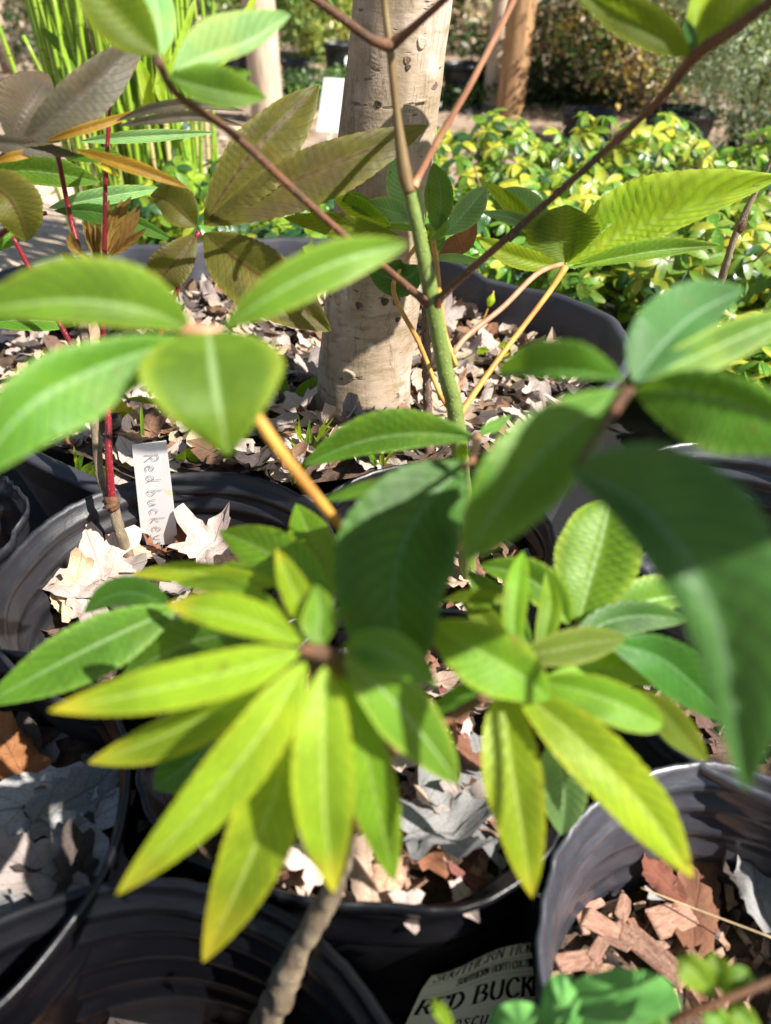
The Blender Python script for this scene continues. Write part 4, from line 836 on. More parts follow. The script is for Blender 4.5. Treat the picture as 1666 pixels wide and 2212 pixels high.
SERIF = {  # strokes, y up 0..1
 'S': [[(.62, .82), (.45, 1), (.2, .95), (.1, .75), (.3, .55), (.55, .42), (.65, .2), (.45, .0), (.18, .03), (.05, .2)]], 'O': [[(.4, 1), (.12, .8), (.08, .4), (.3, .02), (.6, .12), (.72, .5), (.62, .88), (.4, 1)]],
 'U': [[(.12, 1), (.12, .3), (.35, 0), (.6, .2), (.62, 1)]], 'T': [[(.38, 0), (.38, 1)], [(.05, .85), (.07, .98), (.69, .98), (.71, .85)]], 'H': [[(.12, 0), (.12, 1)], [(.62, 0), (.62, 1)], [(.12, .5), (.62, .5)]],
 'E': [[(.12, 0), (.12, 1)], [(.12, .98), (.6, .98), (.62, .8)], [(.12, .52), (.48, .52)], [(.12, .02), (.62, .02), (.66, .22)]], 'R': [[(.12, 0), (.12, 1)], [(.12, .98), (.5, .96), (.6, .74), (.45, .52), (.12, .5)], [(.35, .5), (.68, .0)]],
 'N': [[(.12, 0), (.12, 1)], [(.12, 1), (.62, 0)], [(.62, 0), (.62, 1)]], 'I': [[(.3, 0), (.3, 1)]], 'C': [[(.66, .8), (.45, 1), (.18, .85), (.1, .45), (.25, .08), (.5, .0), (.7, .2)]], 'L': [[(.12, 1), (.12, 0)], [(.12, .02), (.6, .02), (.63, .22)]],
 'D': [[(.12, 0), (.12, 1)], [(.12, .98), (.45, .95), (.68, .6), (.62, .2), (.4, .02), (.12, .02)]], 'B': [[(.12, 0), (.12, 1)], [(.12, .98), (.48, .94), (.55, .74), (.4, .54), (.12, .52)], [(.4, .54), (.64, .38), (.58, .08), (.4, .02), (.12, .02)]],
 'K': [[(.12, 0), (.12, 1)], [(.62, 1), (.14, .45)], [(.3, .58), (.68, 0)]], 'Y': [[(.08, 1), (.37, .5)], [(.66, 1), (.37, .5)], [(.37, .5), (.37, 0)]], 'A': [[(.05, 0), (.37, 1)], [(.37, 1), (.7, 0)], [(.18, .35), (.56, .35)]],
 'a': [[(.12, .5), (.35, .62), (.5, .5), (.5, .05), (.6, 0)], [(.5, .36), (.2, .28), (.12, .1), (.28, 0), (.5, .14)]], 'e': [[(.12, .33), (.52, .33), (.46, .56), (.28, .62), (.12, .4), (.15, .12), (.35, .0), (.54, .12)]], 's': [[(.48, .5), (.3, .62), (.15, .48), (.45, .2), (.3, .0), (.1, .1)]],
 'c': [[(.5, .5), (.3, .62), (.12, .35), (.25, .02), (.5, .1)]], 'u': [[(.12, .6), (.14, .12), (.3, 0), (.48, .14)], [(.48, .6), (.5, 0)]], 'l': [[(.2, 1), (.2, 0)]], 'p': [[(.14, .6), (.14, -.35)], [(.14, .5), (.4, .62), (.55, .32), (.4, .0), (.14, .1)]],
 'v': [[(.08, .6), (.3, 0)], [(.52, .6), (.3, 0)]], 'i': [[(.2, .6), (.2, 0)], [(.2, .82), (.2, .9)]], 't': [[(.22, .85), (.22, .1), (.4, .02)], [(.08, .6), (.4, .6)]], 'o': [[(.3, .62), (.1, .35), (.25, .02), (.45, .1), (.5, .4), (.3, .62)]], 'r': [[(.14, .6), (.14, 0)], [(.14, .4), (.3, .6), (.42, .55)]],
 'n': [[(.14, .6), (.14, 0)], [(.14, .42), (.34, .62), (.48, .45), (.48, 0)]], 'm': [[(.1, .6), (.1, 0)], [(.1, .45), (.28, .62), (.36, .4), (.36, 0)], [(.36, .45), (.54, .62), (.64, .4), (.64, 0)]]}
PR = []
def text(s, u0, v0, h, adv, thick, thin, slant=0., serif=.12):
    """a line of print: base line from (u0, v0) along u"""
    x = u0
    for ch in s:
        if ch == ' ': x += adv * .6; continue
        low = ch.islower(); wd = adv / .78
        for st_ in SERIF[ch]:
            q = catmull([Vector((a, b, 0)) for a, b in st_], 3 if len(st_) == 2 else 5 * len(st_))
            pts = [spt(x + (p.x + slant * p.y) * wd * 1., v0 - p.y * h, .0008) for p in q]; nn = pts[0][1]; up_ = (spt(x, v0 - h)[0] - spt(x, v0)[0]).normalized()
            V, Fc = ribbon([p[0] for p in pts], thick, nn, lambda t: thin + (thick - thin) * abs(t.dot(up_)) ** .7); PR.append((V, Fc))
            if serif and len(st_) == 2 and abs(st_[0][0] - st_[1][0]) < .05:
                for (a, b) in st_:
                    if low and b > .7: continue
                    p1, _ = spt(x + (a - serif + slant * b) * wd, v0 - b * h, .0008); p2, _ = spt(x + (a + serif + slant * b) * wd, v0 - b * h, .0008); PR.append(ribbon([p1, p2], thin * 1.1, nn))
        x += adv * (.86 if low else 1.)
def rule(v, u0=.02, u1=.98, wob=0.): 
    pts = [spt(u0 + (u1 - u0) * i / 30, v + wob * math.sin(i * .3), .0008) for i in range(31)]; PR.append(ribbon([p[0] for p in pts], .0005, pts[0][1]))
text('SOUTHERN HORT', .09, .13, .125, .078, .0010, .0005, .25, .14)
rule(.165); text('SOUTHERN HORTICULTURE', .33, .265, .072, .0335, .0009, .0005, .15, .12); rule(.31)
text('RED BUCKEYE', .065, .555, .19, .118, .0030, .0009, .12, .20)
text('Aesculus pavia', .30, .80, .15, .072, .0015, .0006, .30, 0); text('Native', .48, .955, .12, .072, .0014, .0006, .30, 0)
V, Fc = merge(PR); pr_ = link('printed_lettering', mesh('printed_lettering', V, Fc, smooth=False, mats=[M['ink']]), stk)

# ------------------------------------------------------------------ PLANT A: the near red buckeye
A = thing('buckeye_sapling', 'nearest blurred red buckeye sapling with yellow green young leaflets and grey stem', 'sapling', P(520, 2330, .56))
tubepx('stem', [(520, 2330, .56), (572, 2212, .50), (612, 2130, .465), (650, 2040, .442), (700, 1960, .42), (738, 1870, .395), (762, 1790, .375)], [26, 30, 34, 22, 25, 19, 17], M['stem_grey'], A, 50, 16, .35)
tubepx('upper_stem', [(762, 1790, .375), (800, 1700, .36), (828, 1630, .35), (800, 1550, .335), (745, 1470, .32), (708, 1412, .305)], [17, 15, 15, 14, 16, 20], M['stem_brown'], A, 30, 12, .15)
tubepx('side_shoot', [(828, 1635, .35), (940, 1570, .365), (1040, 1510, .375), (1110, 1462, .375)], [11, 12, 12, 14], M['stem_brown'], A, 24, 10)
wh = tubepx('leaf_whorl', [(730, 1425, .31), (690, 1410, .298), (650, 1402, .29)], [22, 20, 11], M['stem_brown'], A, 8, 12, lab='whorl of yellow green young leaflets round the dark red node')
Y, YD, GR, DK = M['young'], M['young_dim'], M['green'], M['dark']
leaf(wh, Y, [(655, 1392), (560, 1348), (460, 1322), (358, 1307)], [.295, .305, .32], 34, 46, .4, .1)
leaf(wh, Y, [(648, 1408), (500, 1452), (300, 1497), (104, 1536)], [.29, .285, .30], 50, 50, .35, .35, m=.45)
leaf(wh, Y, [(610, 1475), (460, 1540), (330, 1600), (190, 1648)], [.31, .33, .345], 50, 38, .2, .5)
leaf(wh, Y, [(660, 1430), (560, 1590), (420, 1760), (250, 1935)], [.295, .285, .31], 62, 58, .3, .3, m=.45)
leaf(wh, Y, [(655, 1480), (598, 1700), (530, 1880), (438, 2080)], [.31, .31, .34], 70, 66, .35, .35, m=.52)
leaf(wh, Y, [(702, 1440), (697, 1610), (703, 1780), (722, 1930)], [.295, .285, .31], 64, 64, .4, .3, m=.45)
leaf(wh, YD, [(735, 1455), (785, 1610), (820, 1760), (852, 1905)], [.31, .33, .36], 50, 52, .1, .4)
leaf(wh, M['fresh'], [(742, 1420), (835, 1500), (915, 1590), (992, 1695)], [.295, .31, .34], 60, 62, .3, .3)
leaf(wh, GR, [(738, 1400), (800, 1400), (870, 1425), (945, 1480)], [.30, .29, .31], 45, 45)
leaf(wh, Y, [(690, 1395), (662, 1330), (628, 1260), (596, 1184)], [.305, .32, .35], 30, 34, .2, .4)
leaf(wh, M['fresh'], [(695, 1398), (688, 1360), (690, 1320), (684, 1262)], [.30, .305, .32], 36, 40)
for mt, px, d, wl, wr in ((YD, [(640, 1440), (540, 1500), (450, 1560), (370, 1640)], [.32, .35], 44, 44), (M['olive'], [(680, 1480), (640, 1620), (610, 1730), (575, 1840)], [.33, .36], 44, 46), (YD, [(720, 1480), (740, 1600), (745, 1700), (750, 1800)], [.34, .37], 46, 44), (YD, [(650, 1380), (560, 1300), (480, 1262), (380, 1262)], [.34, .38], 24, 24)):
    leaf(wh, mt, px, d, wl, wr)
# older leaves under the whorl
cl = tubepx('compound_leaf', [(745, 1440, .33), (700, 1400, .35), (640, 1330, .38), (600, 1290, .40)], [8, 7, 6, 6], M['stem_brown'], A, 10, 8, lab='older green leaf behind the bright whorl')
leaf(cl, Y, [(620, 1262), (510, 1250), (400, 1235), (283, 1240)], [.40, .42, .44], 26, 24)
leaf(cl, YD, [(720, 1300), (640, 1235), (560, 1185), (474, 1148)], [.38, .42, .46], 52, 56)
leaf(cl, YD, [(720, 1290), (700, 1220), (665, 1150), (640, 1088)], [.38, .42, .46], 44, 46)
leaf(cl, M['fresh'], [(560, 1262), (530, 1250), (500, 1235), (440, 1245)], [.42, .43, .45], 20, 24)
cl = tubepx('compound_leaf', [(760, 1480, .36), (680, 1440, .37), (560, 1370, .40), (400, 1320, .43)], [8, 6, 6, 5], M['stem_brown'], A, 12, 8, lab='large green leaf reaching the left edge, half in shade')
leaf(cl, GR, [(385, 1312), (255, 1370), (125, 1435), (-40, 1525)], [.42, .40, .40], 66, 58, m=.5)
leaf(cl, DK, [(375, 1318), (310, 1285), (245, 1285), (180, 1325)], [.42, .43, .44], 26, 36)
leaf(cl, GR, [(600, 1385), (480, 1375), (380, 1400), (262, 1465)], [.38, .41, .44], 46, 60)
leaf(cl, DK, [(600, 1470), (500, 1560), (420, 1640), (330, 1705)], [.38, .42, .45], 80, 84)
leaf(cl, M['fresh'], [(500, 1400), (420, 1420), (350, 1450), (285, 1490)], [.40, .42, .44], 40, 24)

c1 = tubepx('compound_leaf', [(745, 1450, .36), (790, 1300, .40), (772, 1190, .39), (735, 1135, .375), (688, 1080, .355), (610, 980, .335), (540, 878, .325), (470, 780, .315), (430, 712, .312)], [9, 9, 10, 10, 12, 13, 12, 11, 15], M['stem_orange'], A, 34, 12, lab='compound leaf on a thick orange yellow petiole at the left')
leaf(c1, M['fresh'], [(415, 712), (300, 668), (140, 652), (-70, 672)], [.31, .285, .28], 46, 92, .1, .35, m=.52)
leaf(c1, M['fresh'], [(478, 712), (600, 630), (740, 562), (886, 524)], [.31, .30, .32], 46, 48, .3, .45, m=.52)
leaf(c1, GR, [(400, 730), (200, 800), (60, 880), (-75, 1045)], [.31, .275, .27], 92, 66, .35, .3, m=.5)
leaf(c1, M['fresh'], [(450, 716), (460, 800), (474, 885), (494, 985)], [.31, .275, .29], 142, 138, .25, .25, m=.34, q=1.0)
nd_ = tubepx('leaf_node', [(380, 712, .31), (430, 716, .31), (478, 716, .312)], [9, 19, 9], M['stem_pink'], A, 10, 12)
c2 = tubepx('compound_leaf', [(835, 1635, .35), (890, 1500, .40), (950, 1250, .42), (1090, 1050, .385), (1270, 910, .33), (1355, 840, .298)], [9, 9, 9, 10, 11, 18], M['stem_brown'], A, 26, 12, lab='compound leaf at the right with a red node and broad drooping leaflets')
leaf(c2, GR, [(1350, 822), (1250, 806), (1150, 804), (1068, 808)], [.295, .30, .32], 14, 66, .2, .4, m=.5)
leaf(c2, GR, [(1345, 842), (1200, 950), (1090, 1075), (1000, 1212)], [.292, .26, .27], 92, 84, .3, .25, m=.5)
leaf(c2, M['blue'], [(1368, 825), (1440, 735), (1510, 675), (1612, 622)], [.295, .31, .34], 82, 52, .3, .3, m=.45)
leaf(c2, GR, [(1370, 842), (1500, 850), (1640, 890), (1790, 960)], [.292, .27, .26], 56, 112, .4, .1, m=.5)
leaf(c2, M['fresh'], [(1390, 815), (1500, 772), (1610, 722), (1760, 660)], [.30, .31, .32], 42, 44)
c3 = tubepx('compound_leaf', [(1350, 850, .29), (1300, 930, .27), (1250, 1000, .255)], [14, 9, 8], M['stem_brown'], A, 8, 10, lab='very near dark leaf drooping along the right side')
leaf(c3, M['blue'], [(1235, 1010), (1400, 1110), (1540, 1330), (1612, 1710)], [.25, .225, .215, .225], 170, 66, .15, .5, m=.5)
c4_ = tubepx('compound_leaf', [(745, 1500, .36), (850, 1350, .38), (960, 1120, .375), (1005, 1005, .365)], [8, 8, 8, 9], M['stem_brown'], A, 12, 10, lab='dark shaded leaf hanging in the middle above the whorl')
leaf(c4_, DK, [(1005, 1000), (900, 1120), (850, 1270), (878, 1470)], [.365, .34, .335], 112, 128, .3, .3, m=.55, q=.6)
leaf(c4_, GR, [(985, 1005), (900, 1035), (800, 1055), (688, 1085)], [.37, .38, .39], 16, 20)
c7 = tubepx('leaf_whorl', [(1110, 1462, .375), (1125, 1455, .365)], [16, 12], M['stem_brown'], A, 5, 10, lab='second whorl of olive and yellow green leaflets right of the first')
leaf(c7, YD, [(1190, 1510), (1110, 1450), (1020, 1400), (925, 1345)], [.345, .335, .345], 72, 66, .3, .3)
leaf(c7, Y, [(1100, 1475), (1250, 1600), (1390, 1745), (1497, 1897)], [.355, .335, .345], 62, 62, .35, .3, m=.5)
leaf(c7, Y, [(1085, 1490), (1103, 1650), (1128, 1800), (1150, 1942)], [.36, .345, .36], 60, 58, .3, .35, m=.42)
leaf(c7, YD, [(1150, 1470), (1250, 1492), (1340, 1522), (1432, 1568)], [.355, .345, .35], 42, 48, m=.6, q=.5)
leaf(c7, M['olive'], [(1370, 1490), (1430, 1535), (1480, 1590), (1530, 1645)], [.37, .38, .39], 32, 36)
leaf(c7, M['olive'], [(1105, 1425), (1195, 1405), (1280, 1388), (1357, 1377)], [.37, .38, .39], 36, 38)
leaf(c7, DK, [(1310, 1385), (1420, 1420), (1500, 1482), (1580, 1566)], [.39, .40, .42], 52, 54)
leaf(c7, M['fresh'], [(1230, 1350), (1190, 1290), (1130, 1245), (1035, 1220)], [.42, .43, .45], 36, 46)
leaf(c7, M['pale'], [(1190, 1600), (1210, 1660), (1218, 1730), (1214, 1805)], [.42, .43, .45], 52, 54)
leaf(c7, YD, [(1120, 1420), (1110, 1340), (1120, 1250), (1130, 1190)], [.37, .38, .40], 26, 26)
leaf(c7, M['olive'], [(1110, 1300), (1060, 1292), (1010, 1290), (955, 1298)], [.40, .40, .41], 14, 16)
for mt, px, d, wl, wr in ((M['olive'], [(1130, 1440), (1080, 1380), (1040, 1330), (985, 1275)], [.40, .42], 26, 28), (YD, [(1160, 1430), (1180, 1360), (1190, 1300), (1180, 1235)], [.40, .42], 24, 24), (GR, [(1100, 1480), (1040, 1500), (980, 1510), (915, 1560)], [.39, .42], 22, 24),
        (M['olive'], [(1160, 1500), (1230, 1580), (1275, 1650), (1300, 1740)], [.39, .42], 40, 36), (YD, [(1180, 1460), (1270, 1440), (1360, 1450), (1450, 1480)], [.40, .43], 34, 34), (DK, [(1210, 1420), (1300, 1350), (1390, 1330), (1490, 1340)], [.43, .46], 34, 36), (GR, [(1150, 1400), (1100, 1330), (1060, 1290), (1010, 1230)], [.43, .46], 34, 36)):
    leaf(c7, mt, px, d, wl, wr)
c8 = tubepx('compound_leaf', [(1125, 1455, .37), (1190, 1400, .42), (1250, 1348, .45)], [9, 7, 6], M['stem_pink'], A, 8, 8, lab='bright lit leaf pair between the two right hand pots')
leaf(c8, M['fresh'], [(1250, 1348), (1272, 1260), (1298, 1170), (1318, 1082)], [.45, .455, .47], 82, 84, .3, .3, m=.58, q=.55)
leaf(c8, M['fresh'], [(1290, 1348), (1370, 1310), (1440, 1292), (1540, 1288)], [.45, .46, .47], 52, 26)
c9 = tubepx('compound_leaf', [(1005, 1010, .30), (1025, 985, .38), (1030, 945, .46)], [7, 7, 12], M['stem_pink'], A, 8, 10, lab='mid green leaf arching over the litter in the centre')
leaf(c9, GR, [(1025, 945), (900, 938), (780, 955), (655, 1005)], [.46, .46, .48], 32, 56, .3, .4, m=.5)
leaf(c9, GR, [(1035, 942), (1055, 925), (1075, 915), (1105, 897)], [.46, .47, .48], 12, 14)
leaf(c9, YD, [(1005, 950), (1000, 970), (998, 985), (1000, 1000)], [.47, .47, .48], 14, 14)

# ------------------------------------------------------------------ PLANT B: the olive green stemmed sapling
B = thing('buckeye_sapling', 'sapling with a straight olive green stem rising through the centre', 'sapling', G(1010, 1260, .24))
bs = G(1010, 1262, .235); db = depth(bs)
tubepx('stem', [(1012, 1262, db), (1000, 1050, .70), (985, 900, .66), (962, 800, .63), (934, 650, .595), (908, 520, .57), (884, 410, .55)], [18, 18, 18, 18, 18, 15, 14], M['stem_green'], B, 70, 16, .12)
tubepx('stem_top', [(886, 418, .55), (874, 370, .545), (858, 250, .53), (842, 100, .51), (830, 0, .50), (820, -120, .48)], [13, 16, 9, 9, 8, 7], M['stem_olive'], B, 30, 14, .08)
tubepx('twig', [(893, 405, .55), (905, 380, .55), (945, 305, .54), (1020, 175, .52), (1112, -5, .50), (1160, -120, .48)], [11, 8, 8, 7, 7, 6], M['stem_pink'], B, 50, 12, .14)
tubepx('twig', [(845, 100, .51), (800, 84, .50), (740, 40, .48), (670, -10, .46), (610, -60, .44)], [14, 10, 10, 10, 9], M['stem_brown'], B, 20, 12)
tubepx('twig', [(848, 95, .51), (880, 70, .50), (920, 35, .48), (965, -6, .46), (1030, -70, .44)], [13, 9, 8, 8, 7], M['stem_brown'], B, 20, 12)
bl_ = tubepx('branch', [(934, 662, .60), (905, 640, .585), (840, 585, .56), (740, 505, .52), (640, 415, .49), (505, 290, .45), (385, 205, .41), (340, 128, .38)], [15, 9, 8, 8, 9, 9, 9, 11], M['stem_brown'], B, 60, 12, .14)
for mt, px, d, wl, wr, kl, kr in ((M['olive'], [(345, 118), (280, 55), (215, -20), (150, -120)], [.38, .37, .36], 58, 62, .3, .3), (M['pale'], [(348, 118), (345, 60), (335, 0), (320, -80)], [.385, .39, .40], 42, 36, .2, .2),
        (M['pale'], [(375, 152), (450, 122), (540, 90), (632, 30)], [.39, .41, .43], 64, 18, .1, .3), (M['green'], [(362, 165), (430, 188), (500, 203), (575, 212)], [.39, .41, .43], 48, 28, .3, .3), (M['green'], [(372, 158), (430, 168), (490, 170), (545, 158)], [.395, .415, .435], 26, 16, .3, .3)):
    leaf(bl_, mt, px, d, wl, wr, kl, kr)
br_ = tubepx('branch', [(940, 668, .60), (960, 635, .585), (1100, 510, .55), (1280, 350, .50), (1420, 220, .45), (1500, 122, .41), (1590, 60, .385), (1720, -40, .36)], [14, 9, 8, 8, 9, 14, 13, 11], M['stem_brown'], B, 60, 12, .14)
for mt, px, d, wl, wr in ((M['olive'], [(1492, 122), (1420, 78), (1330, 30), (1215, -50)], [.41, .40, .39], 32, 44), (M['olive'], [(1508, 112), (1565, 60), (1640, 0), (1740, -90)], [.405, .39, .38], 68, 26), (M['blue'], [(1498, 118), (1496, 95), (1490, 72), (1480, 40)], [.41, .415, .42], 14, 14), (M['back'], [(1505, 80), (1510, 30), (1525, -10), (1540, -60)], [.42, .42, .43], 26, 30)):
    leaf(br_, mt, px, d, wl, wr)
bn = tubepx('compound_leaf', [(985, 905, .665), (950, 850, .675), (905, 740, .69), (850, 628, .71), (880, 560, .72), (915, 515, .73)], [4, 5, 5.5, 5.5, 4, 7], M['stem_orange'], B, 26, 8, lab='group of small lit leaves just behind the green stem')
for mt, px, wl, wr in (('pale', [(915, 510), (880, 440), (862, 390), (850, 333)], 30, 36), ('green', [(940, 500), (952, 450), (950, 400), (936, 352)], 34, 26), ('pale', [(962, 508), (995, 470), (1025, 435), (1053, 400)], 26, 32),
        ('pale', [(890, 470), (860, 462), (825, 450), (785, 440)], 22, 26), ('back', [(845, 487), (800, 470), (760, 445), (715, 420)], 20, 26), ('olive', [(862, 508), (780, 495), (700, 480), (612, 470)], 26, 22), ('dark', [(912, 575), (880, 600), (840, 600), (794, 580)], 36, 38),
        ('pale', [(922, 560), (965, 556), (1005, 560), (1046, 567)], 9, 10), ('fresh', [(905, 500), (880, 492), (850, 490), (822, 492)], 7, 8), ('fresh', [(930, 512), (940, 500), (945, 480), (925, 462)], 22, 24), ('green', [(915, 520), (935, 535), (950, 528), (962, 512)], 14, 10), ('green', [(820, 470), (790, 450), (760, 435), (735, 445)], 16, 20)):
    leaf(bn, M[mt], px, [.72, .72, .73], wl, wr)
tubepx('petiole', [(986, 790, .64), (962, 720, .64), (950, 640, .65), (942, 560, .70), (935, 520, .72)], [5, 5, 6, 6, 6], M['stem_orange'], B, 20, 8)
dl = leaf(bn, M['dry_brown'], [(945, 560), (975, 535), (1005, 515), (1030, 480)], [.74, .75, .76], 20, 24, lab='withered brown leaflet')
bc_ = tubepx('compound_leaf', [(990, 902, .665), (1012, 868, .67), (1085, 765, .69), (1180, 640, .70), (1222, 576, .70)], [9, 7, 6, 6, 8], M['stem_orange'], B, 24, 10, lab='compound leaf with a long backlit leaflet right of the stem')
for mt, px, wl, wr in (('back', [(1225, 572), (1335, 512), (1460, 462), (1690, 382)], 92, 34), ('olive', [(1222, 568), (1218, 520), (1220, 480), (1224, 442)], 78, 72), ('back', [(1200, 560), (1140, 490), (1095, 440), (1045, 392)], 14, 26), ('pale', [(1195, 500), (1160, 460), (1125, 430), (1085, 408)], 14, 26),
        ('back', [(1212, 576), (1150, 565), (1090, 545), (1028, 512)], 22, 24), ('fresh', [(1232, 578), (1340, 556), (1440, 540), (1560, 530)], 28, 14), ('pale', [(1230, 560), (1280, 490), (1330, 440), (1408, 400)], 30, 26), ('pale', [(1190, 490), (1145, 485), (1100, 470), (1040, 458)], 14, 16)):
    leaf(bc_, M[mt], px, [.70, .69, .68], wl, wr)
tubepx('petiole', [(978, 765, .64), (1010, 725, .645), (1085, 665, .66), (1160, 592, .68), (1215, 570, .70)], [6, 6, 6, 6, 5], M['stem_pink'], B, 20, 8)

def shade_leaflet(root, mat, pts, wd, up=Vector((0, 0, 1)), name='leaflet', n=24):
    """a leaflet given in metres, for unseen leaves added above and beside the frame to cast shade"""
    global NL; NL += 1; c = catmull(pts, n); V = []; Fc = []; uv = []
    for i in range(n):
        u = i / (n - 1); t = (c[min(i + 1, n - 1)] - c[max(i - 1, 0)]).normalized(); S = t.cross(up).normalized(); nn = S.cross(t); pr = (max(u, 1e-5) ** .75) * (max(1 - u, 0) ** .75) * 2.83
        for j in range(-3, 4): v = j / 3; V.append(c[i] + S * wd * v * pr + nn * wd * abs(v) * .3 * pr); uv.append((u, v * .5 + .5))
    for i in range(n - 1):
        for j in range(6): a = i * 7 + j; Fc.append((a, a + 1, a + 8, a + 7))
    return wpart(name, mesh(name, V, Fc, uv, True, [mat]), root)
def shade_palm(root, node, frm, L, wd, mats, az0, label, droop=.3, n=5, spread=2.4):  # compound leaf out of view, added only to cast shade
    V, Fc = tube_data([Vector(frm), (Vector(frm) + Vector(node)) / 2 + Vector((0, 0, .02)), Vector(node)], [.003, .0025, .0025], 10, 8); pt = wpart('compound_leaf', mesh('compound_leaf', V, Fc, mats=[M['stem_brown']]), root); pt['label'] = label
    for k in range(n):
        a = az0 + (k - (n - 1) / 2) * spread / (n - 1) * 2; l_ = L * (1 - .12 * abs(k - (n - 1) / 2)); d_ = Vector((math.cos(a), math.sin(a), 0)); N0 = Vector(node)
        shade_leaflet(pt, M[mats[k % len(mats)]], [N0, N0 + d_ * l_ * .35 + Vector((0, 0, l_ * .08)), N0 + d_ * l_ * .7, N0 + d_ * l_ + Vector((0, 0, -l_ * droop))], wd)
    return pt
# unseen leaves added outside the frame to shade trunk, middle and bottom left pot
tp = P(1720, -40, .36)
shade_palm(B, (.20, .72, .80), P(1160, -120, .48), .13, .030, ['green', 'fresh'], .4, 'unseen leaf added above the frame to shade the trunk', n=6)
shade_palm(B, (.30, .60, .84), tp, .13, .032, ['green', 'fresh'], 2.4, 'unseen leaf added above the frame at the right to cast shade', n=6)
V, Fc = tube_data([Vector((.27, -.02, .50)), Vector((.27, .02, .66)), Vector((.25, .15, .75))], [.003, .0025, .0025], 10, 8); pa = wpart('compound_leaf', mesh('compound_leaf', V, Fc, mats=[M['stem_brown']]), A); pa['label'] = 'unseen leaf added just right of the frame to shade the middle'
for a_, L_ in ((3.0, .12), (3.45, .12)):
    d_ = Vector((math.cos(a_), math.sin(a_), 0)); N0 = Vector((.25, .15, .75)); shade_leaflet(pa, M['green'], [N0, N0 + d_ * L_ * .4 + Vector((0, 0, .008)), N0 + d_ * L_ * .8, N0 + d_ * L_ + Vector((0, 0, -.01))], .030)
shade_palm(A, (.30, -.20, .74), (.30, -.12, .45), .14, .040, ['green'], .5, 'unseen leaf added beside the camera to shade the bottom left pot', n=7, spread=2.9)
shade_palm(A, (.10, -.18, .66), (.06, -.16, .45), .12, .036, ['green'], -1.4, 'unseen leaf added below the camera to shade the bottom left pot', n=7, spread=2.9)

# ------------------------------------------------------------------ PLANT C: crimson stemmed sapling with bronze leaves
C0 = G(292, 1240, .225); dc = depth(C0)
C = thing('buckeye_sapling', 'sapling with crimson shoots and bronze purple leaves in the tagged pot', 'sapling', C0)
tubepx('stem', [(296, 1262, dc + .01), (290, 1235, dc), (262, 1155, dc - .03), (242, 1085, dc - .05)], [14, 13, 12, 12], M['stem_grey'], C, 26, 14, .3)
tubepx('crimson_shoot', [(242, 1085, dc - .05), (236, 1000, dc - .07), (233, 880, dc - .08), (226, 760, dc - .10), (222, 690, dc - .12), (226, 560, dc - .14), (228, 400, dc - .17), (238, 220, dc - .20)], [9, 8, 7, 6, 5.5, 5, 4.5, 4.5], M['stem_red'], C, 50, 12, .06)
tubepx('bud_scales', [(246, 1100, dc - .049), (241, 1086, dc - .052), (238, 1072, dc - .055)], [13, 17, 10], M['stem_brown'], C, 8, 9, .8)
tubepx('grey_shoot', [(236, 1078, dc - .048), (218, 1040, dc - .05), (208, 950, dc - .06), (198, 850, dc - .08), (182, 720, dc - .10), (178, 600, dc - .12), (185, 550, dc - .125)], [8, 9, 10, 9, 10, 8, 8], M['stem_grey'], C, 40, 12, .4)
tubepx('crimson_petiole', [(185, 790, dc - .09), (155, 745, dc - .10), (75, 600, dc - .13), (28, 512, dc - .15)], [6, 6, 5.5, 5], M['stem_red'], C, 20, 10)
tubepx('crimson_petiole', [(188, 600, dc - .12), (168, 530, dc - .13), (148, 450, dc - .14), (125, 335, dc - .17)], [7, 6, 5.5, 5.5], M['stem_red'], C, 20, 10)
bud = tubepx('leaf_bud', [(205, 590, dc - .125), (215, 560, dc - .128), (225, 545, dc - .13)], [12, 14, 12], M['bronze'], C, 8, 10, lab='cluster of folded bronze young leaflets')
for px, w_ in (([(228, 550), (245, 500), (262, 460), (284, 424)], 11), ([(232, 552), (258, 510), (275, 480), (296, 445)], 10), ([(224, 550), (232, 500), (245, 470), (265, 430)], 9), ([(222, 550), (226, 505), (230, 470), (236, 430)], 8), ([(238, 555), (265, 535), (290, 515), (318, 492)], 8), ([(235, 552), (262, 525), (285, 490), (303, 450)], 10), ([(205, 560), (195, 520), (188, 495), (178, 478)], 8), ([(208, 560), (205, 520), (200, 500), (192, 480)], 8), ([(212, 560), (214, 530), (212, 505), (205, 482)], 7), ([(195, 560), (165, 540), (155, 520), (158, 500)], 11), ([(180, 570), (160, 565), (145, 555), (130, 546)], 9)):
    leaf(bud, M['bronze'], px, [dc - .13, dc - .14, dc - .15], w_, w_, .6, .6, n=20, pleat=.6)
cc1 = tubepx('compound_leaf', [(238, 870, dc - .08), (280, 810, dc - .09), (330, 755, dc - .10), (370, 660, dc - .12), (405, 560, dc - .14), (430, 500, dc - .15)], [6, 5.5, 5.5, 5, 5, 7], M['stem_red'], C, 26, 10, lab='big bronze olive leaf with a crimson centre')
dl_ = dc - .15; PU = M['purple']
for px, wl, wr, kl, kr in (([(440, 486), (600, 405), (745, 345), (925, 270)], 48, 62, -.1, .5), ([(440, 482), (510, 375), (590, 280), (690, 183)], 46, 78, .2, .4), ([(424, 490), (395, 462), (365, 435), (325, 422)], 34, 44, .4, .4), ([(424, 506), (385, 560), (352, 600), (342, 646)], 38, 42, .3, .3), ([(440, 504), (510, 560), (605, 625), (716, 716)], 60, 76, .35, .35)):
    leaf(cc1, PU, px, [dl_, dl_ - .01, dl_ + .01], wl, wr, kl, kr)
cc2 = tubepx('compound_leaf', [(-60, 420, dc - .18), (-20, 360, dc - .19), (40, 315, dc - .20)], [6, 6, 7], M['stem_red'], C, 10, 10, lab='grey purple leaf cluster at the upper left edge')
